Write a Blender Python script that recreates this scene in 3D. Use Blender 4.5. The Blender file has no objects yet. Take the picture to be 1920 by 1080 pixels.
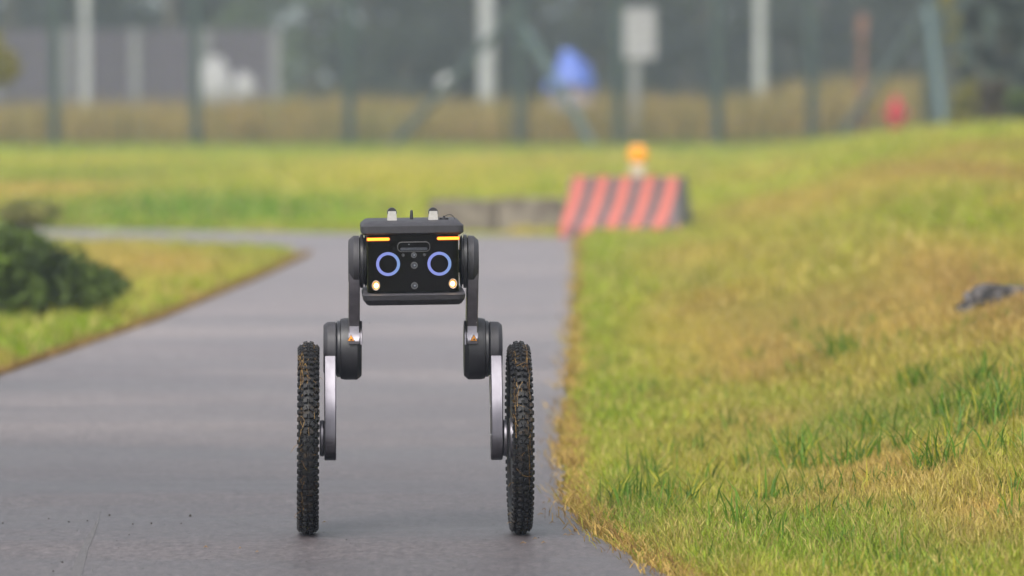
import bpy, bmesh, math, random
import numpy as np
from mathutils import Vector, Matrix

R = math.radians
random.seed(7)
rng = np.random.default_rng(7)
scene = bpy.context.scene
COL = scene.collection

# ------------------------------------------------------------------ camera
CAM_H = 1.17
FPX = 200.0 / 36.0 * 1920.0
PITCH = math.atan((540 - 150) / FPX)
cam_data = bpy.data.cameras.new('camera')
cam = bpy.data.objects.new('camera', cam_data)
COL.objects.link(cam)
cam.location = (0, 0, CAM_H)
cam.rotation_euler = (math.pi / 2 - PITCH, 0, 0)
cam_data.lens = 200
cam_data.sensor_width = 36
cam_data.clip_start = 0.5
cam_data.clip_end = 2500
cam_data.dof.use_dof = True
cam_data.dof.focus_distance = 14.42
cam_data.dof.aperture_fstop = 3.4
scene.camera = cam

# ------------------------------------------------------------------ world, sun, exposure
SUN_EL, SUN_ROT = R(50), R(200)
world = bpy.data.worlds.new('World')
scene.world = world
world.use_nodes = True
wn = world.node_tree
wn.nodes.clear()
sky = wn.nodes.new('ShaderNodeTexSky')
sky.sky_type = 'NISHITA'
sky.sun_disc = False
sky.sun_elevation = SUN_EL
sky.sun_rotation = SUN_ROT
sky.air_density = 1.0
sky.dust_density = 6.0
sky.ozone_density = 1.0
hs = wn.nodes.new('ShaderNodeHueSaturation')      # overcast: the sky keeps its brightness but little of its blue
hs.inputs['Saturation'].default_value = 0.24
bg = wn.nodes.new('ShaderNodeBackground')
bg.inputs['Strength'].default_value = 0.15
wo = wn.nodes.new('ShaderNodeOutputWorld')
wn.links.new(sky.outputs[0], hs.inputs['Color'])
wn.links.new(hs.outputs[0], bg.inputs['Color'])
wn.links.new(bg.outputs[0], wo.inputs['Surface'])

sun_d = bpy.data.lights.new('sun', 'SUN')
sun_d.energy = 1.1
sun_d.angle = R(28)
sun_d.color = (1.0, 0.95, 0.87)
sun = bpy.data.objects.new('sun', sun_d)
COL.objects.link(sun)
# the sun stands behind the left shoulder of the camera
sd = Vector((math.sin(SUN_ROT) * math.cos(SUN_EL), math.cos(SUN_ROT) * math.cos(SUN_EL), math.sin(SUN_EL)))
sun.rotation_euler = sd.to_track_quat('Z', 'Y').to_euler()
sun.location = sd * 100

vs = scene.view_settings
scene.display_settings.display_device = 'sRGB'
vs.view_transform = 'Standard'
vs.look = 'None'
vs.gamma = 1
vs.exposure = 0.8
vs.use_curve_mapping = False
scene.render.engine = 'CYCLES'
scene.cycles.max_bounces = 6
scene.cycles.volume_bounces = 1
scene.cycles.transparent_max_bounces = 8
scene.cycles.use_denoising = True
scene.cycles.caustics_reflective = False
scene.cycles.caustics_refractive = False

# ------------------------------------------------------------------ projection helpers (only to find places on the ground)
def ray(px, py):
    d = Vector(((px - 960) / FPX, -(py - 540) / FPX, -1))
    return Matrix.Rotation(math.pi / 2 - PITCH, 3, 'X') @ d
def ground(px, py, z=0.0):
    d = ray(px, py)
    t = (z - CAM_H) / d.z
    return Vector((0, 0, CAM_H)) + d * t
def at_depth(px, py, Y):
    d = ray(px, py)
    return Vector((0, 0, CAM_H)) + d * (Y / d.y)

# ------------------------------------------------------------------ material helpers
def new_mat(name):
    m = bpy.data.materials.new(name)
    m.use_nodes = True
    nt = m.node_tree
    nt.nodes.clear()
    out = nt.nodes.new('ShaderNodeOutputMaterial')
    b = nt.nodes.new('ShaderNodeBsdfPrincipled')
    nt.links.new(b.outputs[0], out.inputs['Surface'])
    return m, nt, b, out
def rgba(c): return (c[0], c[1], c[2], 1)
def coord(nt, scale=(1, 1, 1), kind='Object'):
    tc = nt.nodes.new('ShaderNodeTexCoord')
    mp = nt.nodes.new('ShaderNodeMapping')
    mp.inputs['Scale'].default_value = scale
    nt.links.new(tc.outputs[kind], mp.inputs[0])
    return mp.outputs[0]
def noise(nt, vec, scale, detail=4, rough=0.55, dist=0):
    n = nt.nodes.new('ShaderNodeTexNoise')
    n.inputs['Scale'].default_value = scale
    n.inputs['Detail'].default_value = detail
    n.inputs['Roughness'].default_value = rough
    n.inputs['Distortion'].default_value = dist
    nt.links.new(vec, n.inputs['Vector'])
    return n.outputs['Fac']
def ramp(nt, fac, stops):
    r = nt.nodes.new('ShaderNodeValToRGB')
    e = r.color_ramp.elements
    while len(e) < len(stops): e.new(0.5)
    for k, (p, c) in enumerate(stops):
        e[k].position = p
        e[k].color = rgba(c) if hasattr(c, '__len__') else (c, c, c, 1)
    nt.links.new(fac, r.inputs[0])
    return r.outputs['Color']
def mix(nt, a, b, fac, mode='MIX'):
    m = nt.nodes.new('ShaderNodeMix')
    m.data_type = 'RGBA'
    m.blend_type = mode
    for s, v in ((0, fac), (6, a), (7, b)):
        if hasattr(v, 'is_linked') or isinstance(v, bpy.types.NodeSocket): nt.links.new(v, m.inputs[s])
        elif s == 0: m.inputs[0].default_value = v
        else: m.inputs[s].default_value = rgba(v)
    return m.outputs[2]
def bump(nt, b, h, dist, strength=1.0):
    n = nt.nodes.new('ShaderNodeBump')
    n.inputs['Distance'].default_value = dist
    n.inputs['Strength'].default_value = strength
    nt.links.new(h, n.inputs['Height'])
    nt.links.new(n.outputs[0], b.inputs['Normal'])

def simple(name, c1, c2, scale=40, rough=0.6, metal=0.0, bmp=0.0, bscale=None, rough2=None, spec=None, stretch=(1, 1, 1), lo=0.35, hi=0.65):
    m, nt, b, o = new_mat(name)
    v = coord(nt, stretch)
    f = noise(nt, v, scale, 5)
    nt.links.new(ramp(nt, f, [(lo, c1), (hi, c2)]), b.inputs['Base Color'])
    b.inputs['Metallic'].default_value = metal
    b.inputs['Roughness'].default_value = rough
    if rough2 is not None:
        nt.links.new(ramp(nt, noise(nt, v, scale * .6, 3), [(lo, rough), (hi, rough2)]), b.inputs['Roughness'])
    if spec is not None: b.inputs['Specular IOR Level'].default_value = spec
    if bmp: bump(nt, b, noise(nt, v, bscale or scale * 3, 3), bmp)
    return m

def leafy(name, attr=None, c1=None, c2=None, scale=3.0, trans=0.35, rough=0.55):
    m, nt, b, o = new_mat(name)
    if attr:
        a = nt.nodes.new('ShaderNodeAttribute'); a.attribute_name = attr
        col = a.outputs['Color']
    else:
        v = coord(nt)
        col = ramp(nt, noise(nt, v, scale, 3), [(0.35, c1), (0.65, c2)])
    nt.links.new(col, b.inputs['Base Color'])
    b.inputs['Roughness'].default_value = rough
    b.inputs['Specular IOR Level'].default_value = 0.3
    t = nt.nodes.new('ShaderNodeBsdfTranslucent')
    nt.links.new(col, t.inputs['Color'])
    ms = nt.nodes.new('ShaderNodeMixShader')
    ms.inputs[0].default_value = trans
    nt.links.new(b.outputs[0], ms.inputs[1]); nt.links.new(t.outputs[0], ms.inputs[2])
    nt.links.new(ms.outputs[0], o.inputs['Surface'])
    return m

def emis(name, c, s, base=(0.02, 0.02, 0.02)):
    m, nt, b, o = new_mat(name)
    b.inputs['Base Color'].default_value = rgba(base)
    b.inputs['Emission Color'].default_value = rgba(c)
    b.inputs['Emission Strength'].default_value = s
    b.inputs['Roughness'].default_value = 0.3
    return m

M = {}
M['charcoal'] = simple('charcoal_plastic', (0.024, 0.0228, 0.0275), (0.031, 0.0295, 0.0355), 60, 0.5, bmp=0.0004, bscale=1800, rough2=0.62)
M['black_plastic'] = simple('black_plastic', (0.012, 0.0118, 0.0145), (0.018, 0.0175, 0.021), 50, 0.42, bmp=0.0002, bscale=1500, rough2=0.55)
M['dark_ring'] = simple('black_rubber_ring', (0.012, 0.012, 0.015), (0.02, 0.02, 0.024), 30, 0.3)
M['gloss_black'] = simple('gloss_black_glass', (0.0016, 0.0014, 0.0012), (0.0025, 0.0021, 0.0018), 25, 0.08, rough2=0.14, spec=0.16)
M['metal_dark'] = simple('dark_anodised_metal', (0.16, 0.153, 0.174), (0.20, 0.191, 0.215), 50, 0.36, metal=0.85, bmp=0.0001, bscale=900)
M['metal'] = simple('brushed_aluminium', (0.105, 0.100, 0.116), (0.13, 0.124, 0.142), 60, 0.34, metal=0.9, bmp=0.0001, bscale=900, stretch=(1, 1, 0.15))
M['silver'] = simple('satin_silver', (0.42, 0.405, 0.38), (0.52, 0.50, 0.48), 80, 0.45, metal=0.35)
M['chrome'] = simple('bright_steel', (0.6, 0.6, 0.62), (0.75, 0.75, 0.76), 50, 0.22, metal=1.0)
M['lens'] = simple('lens_glass', (0.02, 0.022, 0.03), (0.045, 0.05, 0.06), 200, 0.08)
M['lens_rim'] = simple('grey_lens_rim', (0.028, 0.028, 0.031), (0.06, 0.06, 0.064), 300, 0.4)
M['lens_centre'] = simple('lens_pupil', (0.12, 0.13, 0.16), (0.2, 0.22, 0.25), 300, 0.2)
M['amber_hot'] = emis('amber_led_core', (1.0, 0.37, 0.01), 1.7)
M['amber_edge'] = emis('amber_led_edge', (1.0, 0.13, 0.0), 0.55, (0.3, 0.04, 0.0))
M['head_hot'] = emis('headlamp_led', (1.0, 0.80, 0.48), 9.0)
M['head_warm'] = emis('headlamp_lens_edge', (1.0, 0.36, 0.06), 0.28, (0.10, 0.07, 0.04))
M['head_mid'] = emis('headlamp_reflector_glow', (1.0, 0.58, 0.16), 1.5)
M['label_orange'] = simple('label_orange', (0.72, 0.27, 0.015), (0.80, 0.32, 0.02), 60, 0.5)
M['label_black'] = simple('label_black', (0.015, 0.012, 0.02), (0.025, 0.02, 0.03), 60, 0.5)
# blue ring of light: a little more violet on one side and more teal on the other, as its LEDs are
m, nt, b, o = new_mat('blue_led_ring')
v = coord(nt)
sx = nt.nodes.new('ShaderNodeSeparateXYZ'); nt.links.new(v, sx.inputs[0])
mr = nt.nodes.new('ShaderNodeMapRange'); mr.inputs[1].default_value = -0.03; mr.inputs[2].default_value = 0.03
nt.links.new(sx.outputs[0], mr.inputs[0])
cc = ramp(nt, mr.outputs[0], [(0.0, (0.125, 0.145, 0.46)), (0.6, (0.115, 0.155, 0.44)), (1.0, (0.085, 0.19, 0.38))])
nt.links.new(cc, b.inputs['Emission Color']); b.inputs['Emission Strength'].default_value = 0.66
b.inputs['Base Color'].default_value = (0.05, 0.06, 0.12, 1)
M['blue'] = m
# tyre rubber with dried mud
m, nt, b, o = new_mat('muddy_tyre_rubber')
v = coord(nt)
mud = ramp(nt, noise(nt, v, 28, 6, 0.7), [(0.54, 0.0), (0.70, 1.0)])
c = mix(nt, (0.006, 0.006, 0.007), (0.012, 0.0118, 0.0122), noise(nt, v, 90, 3))
c = mix(nt, c, (0.036, 0.024, 0.013), mud)
nt.links.new(c, b.inputs['Base Color'])
b.inputs['Roughness'].default_value = 0.5
b.inputs['Specular IOR Level'].default_value = 0.25
bump(nt, b, noise(nt, v, 400, 3), 0.0006)
M['rubber'] = m

# asphalt
m, nt, b, o = new_mat('worn_asphalt')
v = coord(nt)
vb = coord(nt, (0.22, 1.0, 1))
fine = noise(nt, v, 190, 4, 0.7)
band = noise(nt, vb, 1.1, 5, 0.6, 0.4)
big = noise(nt, v, 0.35, 3)
mid = noise(nt, coord(nt, (1, .35, 1)), 55, 4, 0.75)
grain = nt.nodes.new('ShaderNodeMath'); grain.operation = 'MULTIPLY'; nt.links.new(fine, grain.inputs[0]); nt.links.new(mid, grain.inputs[1])
c = ramp(nt, grain.outputs[0], [(0.10, (0.026, 0.024, 0.0255)), (0.25, (0.083, 0.077, 0.081)), (0.42, (0.17, 0.160, 0.166))])
c = mix(nt, c, ramp(nt, band, [(0.30, (0.66, 0.65, 0.67)), (0.5, (0.96, 0.94, 0.94)), (0.70, (1.28, 1.24, 1.20))]), 1.0, 'MULTIPLY')
c = mix(nt, c, ramp(nt, big, [(0.3, (0.88, 0.88, 0.90)), (0.7, (1.1, 1.09, 1.06))]), 1.0, 'MULTIPLY')
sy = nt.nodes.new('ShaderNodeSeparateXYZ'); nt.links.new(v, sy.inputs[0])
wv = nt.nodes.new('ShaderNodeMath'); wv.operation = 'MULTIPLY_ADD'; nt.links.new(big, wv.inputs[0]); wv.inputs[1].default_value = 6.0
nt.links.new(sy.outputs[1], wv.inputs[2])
dry = nt.nodes.new('ShaderNodeMapRange'); dry.interpolation_type = 'SMOOTHSTEP'; dry.inputs[1].default_value = 17.5; dry.inputs[2].default_value = 30.0  # brightness ramp along the path: sky reflection painted into the far asphalt
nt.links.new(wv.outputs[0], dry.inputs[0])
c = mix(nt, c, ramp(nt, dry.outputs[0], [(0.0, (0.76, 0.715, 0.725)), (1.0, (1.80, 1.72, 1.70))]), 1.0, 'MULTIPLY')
c = mix(nt, c, ramp(nt, noise(nt, v, 30, 7, 0.85), [(0.32, (0.70, 0.69, 0.70)), (0.5, (1, 1, 1)), (0.68, (1.34, 1.32, 1.31))]), 1.0, 'MULTIPLY')
v3 = nt.nodes.new('ShaderNodeTexVoronoi'); v3.inputs['Scale'].default_value = 34; nt.links.new(v, v3.inputs['Vector'])
c = mix(nt, c, (0.02, 0.018, 0.018), ramp(nt, v3.outputs['Distance'], [(0.07, 0.75), (0.13, 0.0)]))  # dark specks paint the shade inside small pits of the surface
vor = nt.nodes.new('ShaderNodeTexVoronoi'); vor.inputs['Scale'].default_value = 95
nt.links.new(v, vor.inputs['Vector'])
chips = ramp(nt, vor.outputs['Distance'], [(0.08, 1.0), (0.16, 0.0)])
c = mix(nt, c, (0.24, 0.235, 0.23), chips)
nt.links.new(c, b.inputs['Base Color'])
nt.links.new(ramp(nt, band, [(0.3, 0.34), (0.7, 0.52)]), b.inputs['Roughness'])
b.inputs['Specular IOR Level'].default_value = 0.5
hmix = nt.nodes.new('ShaderNodeMath'); hmix.operation = 'ADD'
nt.links.new(fine, hmix.inputs[0]); nt.links.new(noise(nt, v, 60, 2), hmix.inputs[1])
bump(nt, b, hmix.outputs[0], 0.003, 0.7)
M['asphalt'] = m

# soil and thatch below the blades; colour patches come as an attribute of the ground sheet
m, nt, b, o = new_mat('turf_ground')
a = nt.nodes.new('ShaderNodeAttribute'); a.attribute_name = 'tint'
v = coord(nt)
c = mix(nt, a.outputs['Color'], ramp(nt, noise(nt, v, 9, 6, 0.7), [(0.3, (0.62, 0.64, 0.5)), (0.7, (1.25, 1.22, 1.1))]), 1.0, 'MULTIPLY')
c = mix(nt, c, ramp(nt, noise(nt, coord(nt, (1, .5, 1)), 1.3, 4, 0.6), [(0.3, (0.80, 0.9, 0.75)), (0.7, (1.18, 1.1, 1.1))]), 1.0, 'MULTIPLY')
nt.links.new(c, b.inputs['Base Color'])
b.inputs['Roughness'].default_value = 0.9
b.inputs['Specular IOR Level'].default_value = 0.1
bump(nt, b, noise(nt, v, 30, 5, 0.7), 0.05, 0.8)
M['turf'] = m
M['grass'] = leafy('grass_blades', 'tint', trans=0.4)
M['straw'] = leafy('straw', c1=(0.11, 0.055, 0.018), c2=(0.34, 0.21, 0.07), scale=40, trans=0.2)
M['bush'] = leafy('dark_bush_leaves', c1=(0.024, 0.042, 0.009), c2=(0.12, 0.18, 0.028), scale=5)
M['tree_grey'] = leafy('dull_green_leaves', c1=(0.018, 0.026, 0.020), c2=(0.042, 0.052, 0.038), scale=0.8)
M['tree_dark'] = leafy('dark_leaves', c1=(0.009, 0.013, 0.013), c2=(0.022, 0.027, 0.026), scale=0.8)
M['evergreen'] = leafy('evergreen_needles', c1=(0.006, 0.012, 0.011), c2=(0.016, 0.026, 0.022), scale=2, trans=0.15)
M['tree_pale'] = leafy('pale_green_leaves', c1=(0.05, 0.075, 0.035), c2=(0.11, 0.15, 0.075), scale=0.8)
M['yellow_leaf'] = leafy('yellow_green_leaves', c1=(0.13, 0.13, 0.02), c2=(0.28, 0.24, 0.035), scale=2)
M['olive_leaf'] = leafy('olive_leaves', c1=(0.16, 0.17, 0.04), c2=(0.28, 0.27, 0.07), scale=3)
M['brown_leaf'] = leafy('brown_leaves', c1=(0.05, 0.032, 0.016), c2=(0.09, 0.07, 0.03), scale=2)
M['bark'] = simple('bark', (0.035, 0.028, 0.02), (0.08, 0.065, 0.05), 12, 0.9, bmp=0.01, bscale=18, stretch=(1, 1, .3))
M['green_steel'] = simple('dark_green_steel', (0.010, 0.024, 0.021), (0.016, 0.034, 0.030), 8, 0.55)
M['teal_steel'] = simple('weathered_teal_steel', (0.055, 0.09, 0.095), (0.08, 0.12, 0.125), 5, 0.5)
M['rust'] = simple('rusty_steel', (0.13, 0.055, 0.035), (0.24, 0.10, 0.06), 6, 0.85)
M['white_paint'] = simple('weathered_white_paint', (0.27, 0.28, 0.285), (0.35, 0.36, 0.365), 3, 0.6)
M['sign_face'] = simple('faded_sign_face', (0.25, 0.245, 0.255), (0.30, 0.295, 0.305), 3, 0.5)
M['sign_post'] = simple('galvanised_post', (0.22, 0.225, 0.225), (0.28, 0.285, 0.285), 4, 0.5, metal=0.3)
M['wall_slab'] = simple('grey_violet_concrete', (0.040, 0.031, 0.048), (0.056, 0.045, 0.066), 1.2, 0.85, bmp=0.01)
M['wall_post'] = simple('pale_concrete_post', (0.115, 0.115, 0.13), (0.15, 0.15, 0.165), 2, 0.8)
M['white_stone'] = simple('white_stone', (0.25, 0.25, 0.25), (0.34, 0.34, 0.335), 4, 0.8, bmp=0.01)
M['blue_tarp'] = simple('blue_tarpaulin', (0.035, 0.075, 0.36), (0.07, 0.14, 0.46), 3, 0.45, bmp=0.02, bscale=6)
M['lilac'] = simple('grey_lilac_sacks', (0.24, 0.20, 0.27), (0.34, 0.29, 0.34), 5, 0.8)
M['red_iron'] = simple('red_painted_iron', (0.36, 0.005, 0.018), (0.44, 0.008, 0.025), 6, 0.4)
M['concrete'] = simple('mossy_concrete', (0.075, 0.06, 0.045), (0.19, 0.165, 0.13), 7, 0.9, bmp=0.012, bscale=20)
M['cream'] = simple('cream_plastic', (0.38, 0.34, 0.23), (0.46, 0.41, 0.29), 12, 0.5)
M['amber_lens'] = simple('amber_lamp_lens', (0.62, 0.25, 0.01), (0.72, 0.30, 0.015), 30, 0.25)
M['amber_lens_rim'] = simple('amber_lamp_rim', (0.62, 0.30, 0.02), (0.70, 0.36, 0.03), 30, 0.4)
M['rock'] = simple('grey_rubble', (0.010, 0.009, 0.009), (0.10, 0.090, 0.088), 16, 0.85, bmp=0.01, bscale=30, lo=0.40, hi=0.60)
M['crumb'] = simple('dirt_crumb', (0.02, 0.017, 0.014), (0.04, 0.034, 0.03), 60, 0.9)
# painted barrier: slanting faded red and dark stripes on concrete
m, nt, b, o = new_mat('red_and_dark_painted_concrete')
v = coord(nt)
s = nt.nodes.new('ShaderNodeSeparateXYZ'); nt.links.new(v, s.inputs[0])
def math_n(nt, op, a, bb):
    n = nt.nodes.new('ShaderNodeMath'); n.operation = op
    for k, q in enumerate((a, bb)):
        if isinstance(q, bpy.types.NodeSocket): nt.links.new(q, n.inputs[k])
        else: n.inputs[k].default_value = q
    return n.outputs[0]
z2 = math_n(nt, 'MULTIPLY', math_n(nt, 'SUBTRACT', 0.50, s.outputs[2]), math_n(nt, 'SUBTRACT', 0.50, s.outputs[2]))
xx = math_n(nt, 'ADD', math_n(nt, 'ADD', s.outputs[0], math_n(nt, 'MULTIPLY', s.outputs[2], -0.12)), math_n(nt, 'MULTIPLY', z2, 0.25))
wob = math_n(nt, 'MULTIPLY', math_n(nt, 'SUBTRACT', noise(nt, v, 9, 3), 0.5), 0.03)
ph = math_n(nt, 'FRACT', math_n(nt, 'DIVIDE', math_n(nt, 'ADD', math_n(nt, 'ADD', xx, wob), 5 * 0.178 + 0.425), 0.178), 0.0)
st = math_n(nt, 'LESS_THAN', ph, 0.52)
red = ramp(nt, noise(nt, v, 14, 5, 0.7), [(0.3, (0.36, 0.085, 0.062)), (0.7, (0.46, 0.125, 0.10))])
drk = ramp(nt, noise(nt, v, 18, 5, 0.7), [(0.3, (0.055, 0.045, 0.05)), (0.7, (0.12, 0.10, 0.105))])
c = mix(nt, drk, red, st)
endm = math_n(nt, 'GREATER_THAN', math_n(nt, 'ADD', s.outputs[0], math_n(nt, 'MULTIPLY', s.outputs[2], 0.0714)), 0.447)
c = mix(nt, c, (0.12, 0.125, 0.13), endm)
nt.links.new(c, b.inputs['Base Color']); b.inputs['Roughness'].default_value = 0.8
bump(nt, b, noise(nt, v, 50, 4), 0.004)
M['barrier'] = m

# ------------------------------------------------------------------ object helpers
def tag(o, label=None, cat=None, group=None, kind=None):
    if label: o['label'] = label
    if cat: o['category'] = cat
    if group: o['group'] = group
    if kind: o['kind'] = kind
    return o
def empty(name, loc=(0, 0, 0), rz=0.0, **k):
    o = bpy.data.objects.new(name, None)
    o.empty_display_size = 0.1
    COL.objects.link(o); o.location = loc; o.rotation_euler = (0, 0, rz)
    return tag(o, **k)

class MB:
    """collects shapes into one mesh"""
    def __init__(s): s.v, s.f = [], []
    def add(s, vs_, fs_):
        n = len(s.v)
        s.v += [tuple(q) for q in vs_]
        s.f += [tuple(i + n for i in f) for f in fs_]
        return s
    def box(s, c, size, mat=None):
        x, y, z = (q / 2 for q in size)
        vs_ = [Vector((i * x, j * y, k * z)) for k in (-1, 1) for j in (-1, 1) for i in (-1, 1)]
        if mat is not None: vs_ = [mat @ q for q in vs_]
        vs_ = [q + Vector(c) for q in vs_]
        return s.add(vs_, [(0, 2, 3, 1), (4, 5, 7, 6), (0, 1, 5, 4), (2, 6, 7, 3), (0, 4, 6, 2), (1, 3, 7, 5)])
    def lathe(s, prof, n=48, axis='X', c=(0, 0, 0)):
        """prof: list of (position along axis, radius)"""
        vs_, fs_ = [], []
        for a, r in prof:
            for k in range(n):
                t = 2 * math.pi * k / n
                p, q = math.cos(t) * r, math.sin(t) * r
                if axis == 'X': w = (a, p, q)
                elif axis == 'Y': w = (q, a, p)
                else: w = (p, q, a)
                vs_.append(Vector(w) + Vector(c))
        m_ = len(prof)
        for i in range(m_ - 1):
            for k in range(n):
                k2 = (k + 1) % n
                fs_.append((i * n + k, i * n + k2, (i + 1) * n + k2, (i + 1) * n + k))
        fs_.append(tuple(range(n))[::-1]); fs_.append(tuple((m_ - 1) * n + k for k in range(n)))
        return s.add(vs_, fs_)
    def loft(s, rings, closed=False):
        n = len(rings[0]); vs_ = [q for r in rings for q in r]; fs_ = []
        m_ = len(rings)
        for i in range(m_ if closed else m_ - 1):
            j = (i + 1) % m_
            for k in range(n):
                k2 = (k + 1) % n
                fs_.append((i * n + k, i * n + k2, j * n + k2, j * n + k))
        if not closed:
            fs_.append(tuple(range(n))[::-1]); fs_.append(tuple((m_ - 1) * n + k for k in range(n)))
        return s.add(vs_, fs_)
    def prism(s, outline, x0, x1, bev=0.0):
        """outline in the YZ plane, extruded along X with bevelled rims"""
        cy = sum(p[0] for p in outline) / len(outline); cz = sum(p[1] for p in outline) / len(outline)
        def ring(x, ins):
            r = []
            n = len(outline)
            for i, (y, z) in enumerate(outline):
                (y0, z0), (y1, z1) = outline[i - 1], outline[(i + 1) % n]
                tx, tz = y1 - y0, z1 - z0
                L = math.hypot(tx, tz) or 1
                nx, nz = tz / L, -tx / L
                if nx * (y - cy) + nz * (z - cz) < 0: nx, nz = -nx, -nz
                r.append((x, y - nx * ins, z - nz * ins))
            return r
        sg = 1 if x1 > x0 else -1
        if bev: rings = [ring(x0, bev), ring(x0 + sg * bev, 0), ring(x1 - sg * bev, 0), ring(x1, bev)]
        else: rings = [ring(x0, 0), ring(x1, 0)]
        return s.loft(rings)
    def tube(s, pts, rad, n=6):
        rings = []
        for i, p in enumerate(pts):
            p = Vector(p)
            a = Vector(pts[max(i - 1, 0)]); b_ = Vector(pts[min(i + 1, len(pts) - 1)])
            t = (b_ - a).normalized()
            u = t.orthogonal().normalized() if i == 0 else (u - t * u.dot(t)).normalized()
            w = t.cross(u)
            r = rad[i] if hasattr(rad, '__len__') else rad
            rings.append([p + (u * math.cos(2 * math.pi * k / n) + w * math.sin(2 * math.pi * k / n)) * r for k in range(n)])
        return s.loft(rings)
    def mesh(s, name, mat, angle=35):
        me = bpy.data.meshes.new(name)
        me.from_pydata(s.v, [], s.f)
        me.validate()
        bm = bmesh.new(); bm.from_mesh(me)
        bmesh.ops.recalc_face_normals(bm, faces=bm.faces); bm.to_mesh(me); bm.free()
        me.materials.append(mat)
        me.polygons.foreach_set('use_smooth', [True] * len(me.polygons))
        me.set_sharp_from_angle(angle=R(angle))
        return me
    def build(s, name, mat, parent=None, loc=(0, 0, 0), rot=(0, 0, 0), angle=35, **k):
        o = bpy.data.objects.new(name, s.mesh(name, mat, angle))
        COL.objects.link(o); o.location = loc; o.rotation_euler = rot
        if parent: o.parent = parent
        return tag(o, **k)
def inst(name, me, parent=None, loc=(0, 0, 0), rot=(0, 0, 0), sc=(1, 1, 1), **k):
    o = bpy.data.objects.new(name, me)
    COL.objects.link(o); o.location = loc; o.rotation_euler = rot; o.scale = sc
    if parent: o.parent = parent
    return tag(o, **k)
def rrect(hx, y0, y1, r, z, n=5, cx=0.0):
    pts = []
    for (ox, oy, a0) in ((hx - r, y1 - r, 0), (-hx + r, y1 - r, 90), (-hx + r, y0 + r, 180), (hx - r, y0 + r, 270)):
        for k in range(n + 1):
            a = R(a0 + 90 * k / n)
            pts.append((cx + ox + math.cos(a) * r, oy + math.sin(a) * r, z))
    return pts
def bulk_mesh(name, verts, faces_by_size, mat, colors=None, parent=None, **k):
    """fast mesh from numpy arrays; faces_by_size is a list of (m, n) index arrays"""
    me = bpy.data.meshes.new(name)
    me.vertices.add(len(verts)); me.vertices.foreach_set('co', verts.astype(np.float32).ravel())
    idx = np.concatenate([f.ravel() for f in faces_by_size])
    sizes = np.concatenate([np.full(len(f), f.shape[1]) for f in faces_by_size])
    me.loops.add(len(idx)); me.loops.foreach_set('vertex_index', idx.astype(np.int32))
    me.polygons.add(len(sizes))
    me.polygons.foreach_set('loop_start', np.concatenate([[0], np.cumsum(sizes)[:-1]]).astype(np.int32))
    me.update(calc_edges=True)
    if colors is not None:
        at = me.attributes.new('tint', 'FLOAT_COLOR', 'POINT')
        at.data.foreach_set('color', np.concatenate([colors, np.ones((len(colors), 1))], 1).astype(np.float32).ravel())
    me.materials.append(mat)
    if name == 'mesh_only': return me
    o = bpy.data.objects.new(name, me); COL.objects.link(o)
    if parent: o.parent = parent
    return tag(o, **k)

# ------------------------------------------------------------------ shape of the land
RE = np.array([(-30, 12), (-6, 7.5), (4, 3.4), (8, 1.75), (10, 1.12), (12, 0.63), (13.4, 0.352), (14.1, 0.262), (14.7, 0.193), (15.6, 0.146), (17.6, 0.148), (22.7, 0.213), (31.2, 0.336), (42.9, 0.48)])
LE = np.array([(-30, 3.5), (-6, 0.3), (4, -1.75), (10, -2.62), (15, -2.42), (22.5, -2.03), (27.7, -1.72), (34.2, -1.47), (37.8, -1.36)])
FR = np.array([(-60, 78), (-3.4, 40.6), (-2.07, 39.5), (-1.6, 38.7), (-1.36, 37.8)])
def edge_r(y): return np.interp(y, RE[:, 0], RE[:, 1])
def edge_l(y): return np.interp(y, LE[:, 0], LE[:, 1])
def front(x): return np.interp(x, FR[:, 0], FR[:, 1])
def back(x): return 42.65 - 0.55 * x
def off_road(x, y):
    """distance outside the paved area, negative inside"""
    d1 = np.maximum.reduce([edge_l(y) - x, x - edge_r(y), (y - 42.9)])
    d2 = np.maximum.reduce([front(x) - y, y - back(x), x - edge_r(y)])
    return np.minimum(d1, d2)
def vnoise(x, y, seed=0):
    xi, yi = np.floor(x).astype(np.int64), np.floor(y).astype(np.int64)
    fx, fy = x - xi, y - yi
    fx, fy = fx * fx * (3 - 2 * fx), fy * fy * (3 - 2 * fy)
    def h(a, b_):
        n = (a * 374761393 + b_ * 668265263 + seed * 1442695041) & 0x7fffffff
        n = ((n ^ (n >> 13)) * 1274126177) & 0x7fffffff
        return ((n ^ (n >> 16)) & 0xffff) / 65535.0
    return (h(xi, yi) * (1 - fx) + h(xi + 1, yi) * fx) * (1 - fy) + (h(xi, yi + 1) * (1 - fx) + h(xi + 1, yi + 1) * fx) * fy
def fbm(x, y, seed=0, o=4):
    s, a, t = 0, 0.5, 0
    for k in range(o):
        s = s + a * vnoise(x * 2 ** k, y * 2 ** k, seed + k * 17); t += a; a *= 0.5
    return s / t
def height(x, y):
    x = np.asarray(x, float); y = np.asarray(y, float)
    d = off_road(x, y)
    sm = np.clip((d + 0.02) / 0.2, 0, 1); sm = sm * sm * (3 - 2 * sm)
    h = -0.03 + 0.045 * sm
    t = np.clip((y - 35) / 64, 0, 1)
    toe = np.where(y < 35, edge_r(y) + 0.35, edge_r(35.0) + 0.35 + t * 2.3)
    k = 0.22 * (1 - t) + 0.026 * t
    u = np.clip(x - toe, 0, None)
    p = k * u ** 1.6
    cap = 0.72 - 0.16 * t
    h = h + cap * np.tanh(p / cap)
    h = h + sm * (0.035 * (fbm(x * 1.7, y * 1.7, 5) - 0.5) + 0.02 * (fbm(x * 6, y * 6, 9, 2) - 0.5)) * np.clip(d * 3, 0, 1)
    return h
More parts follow.
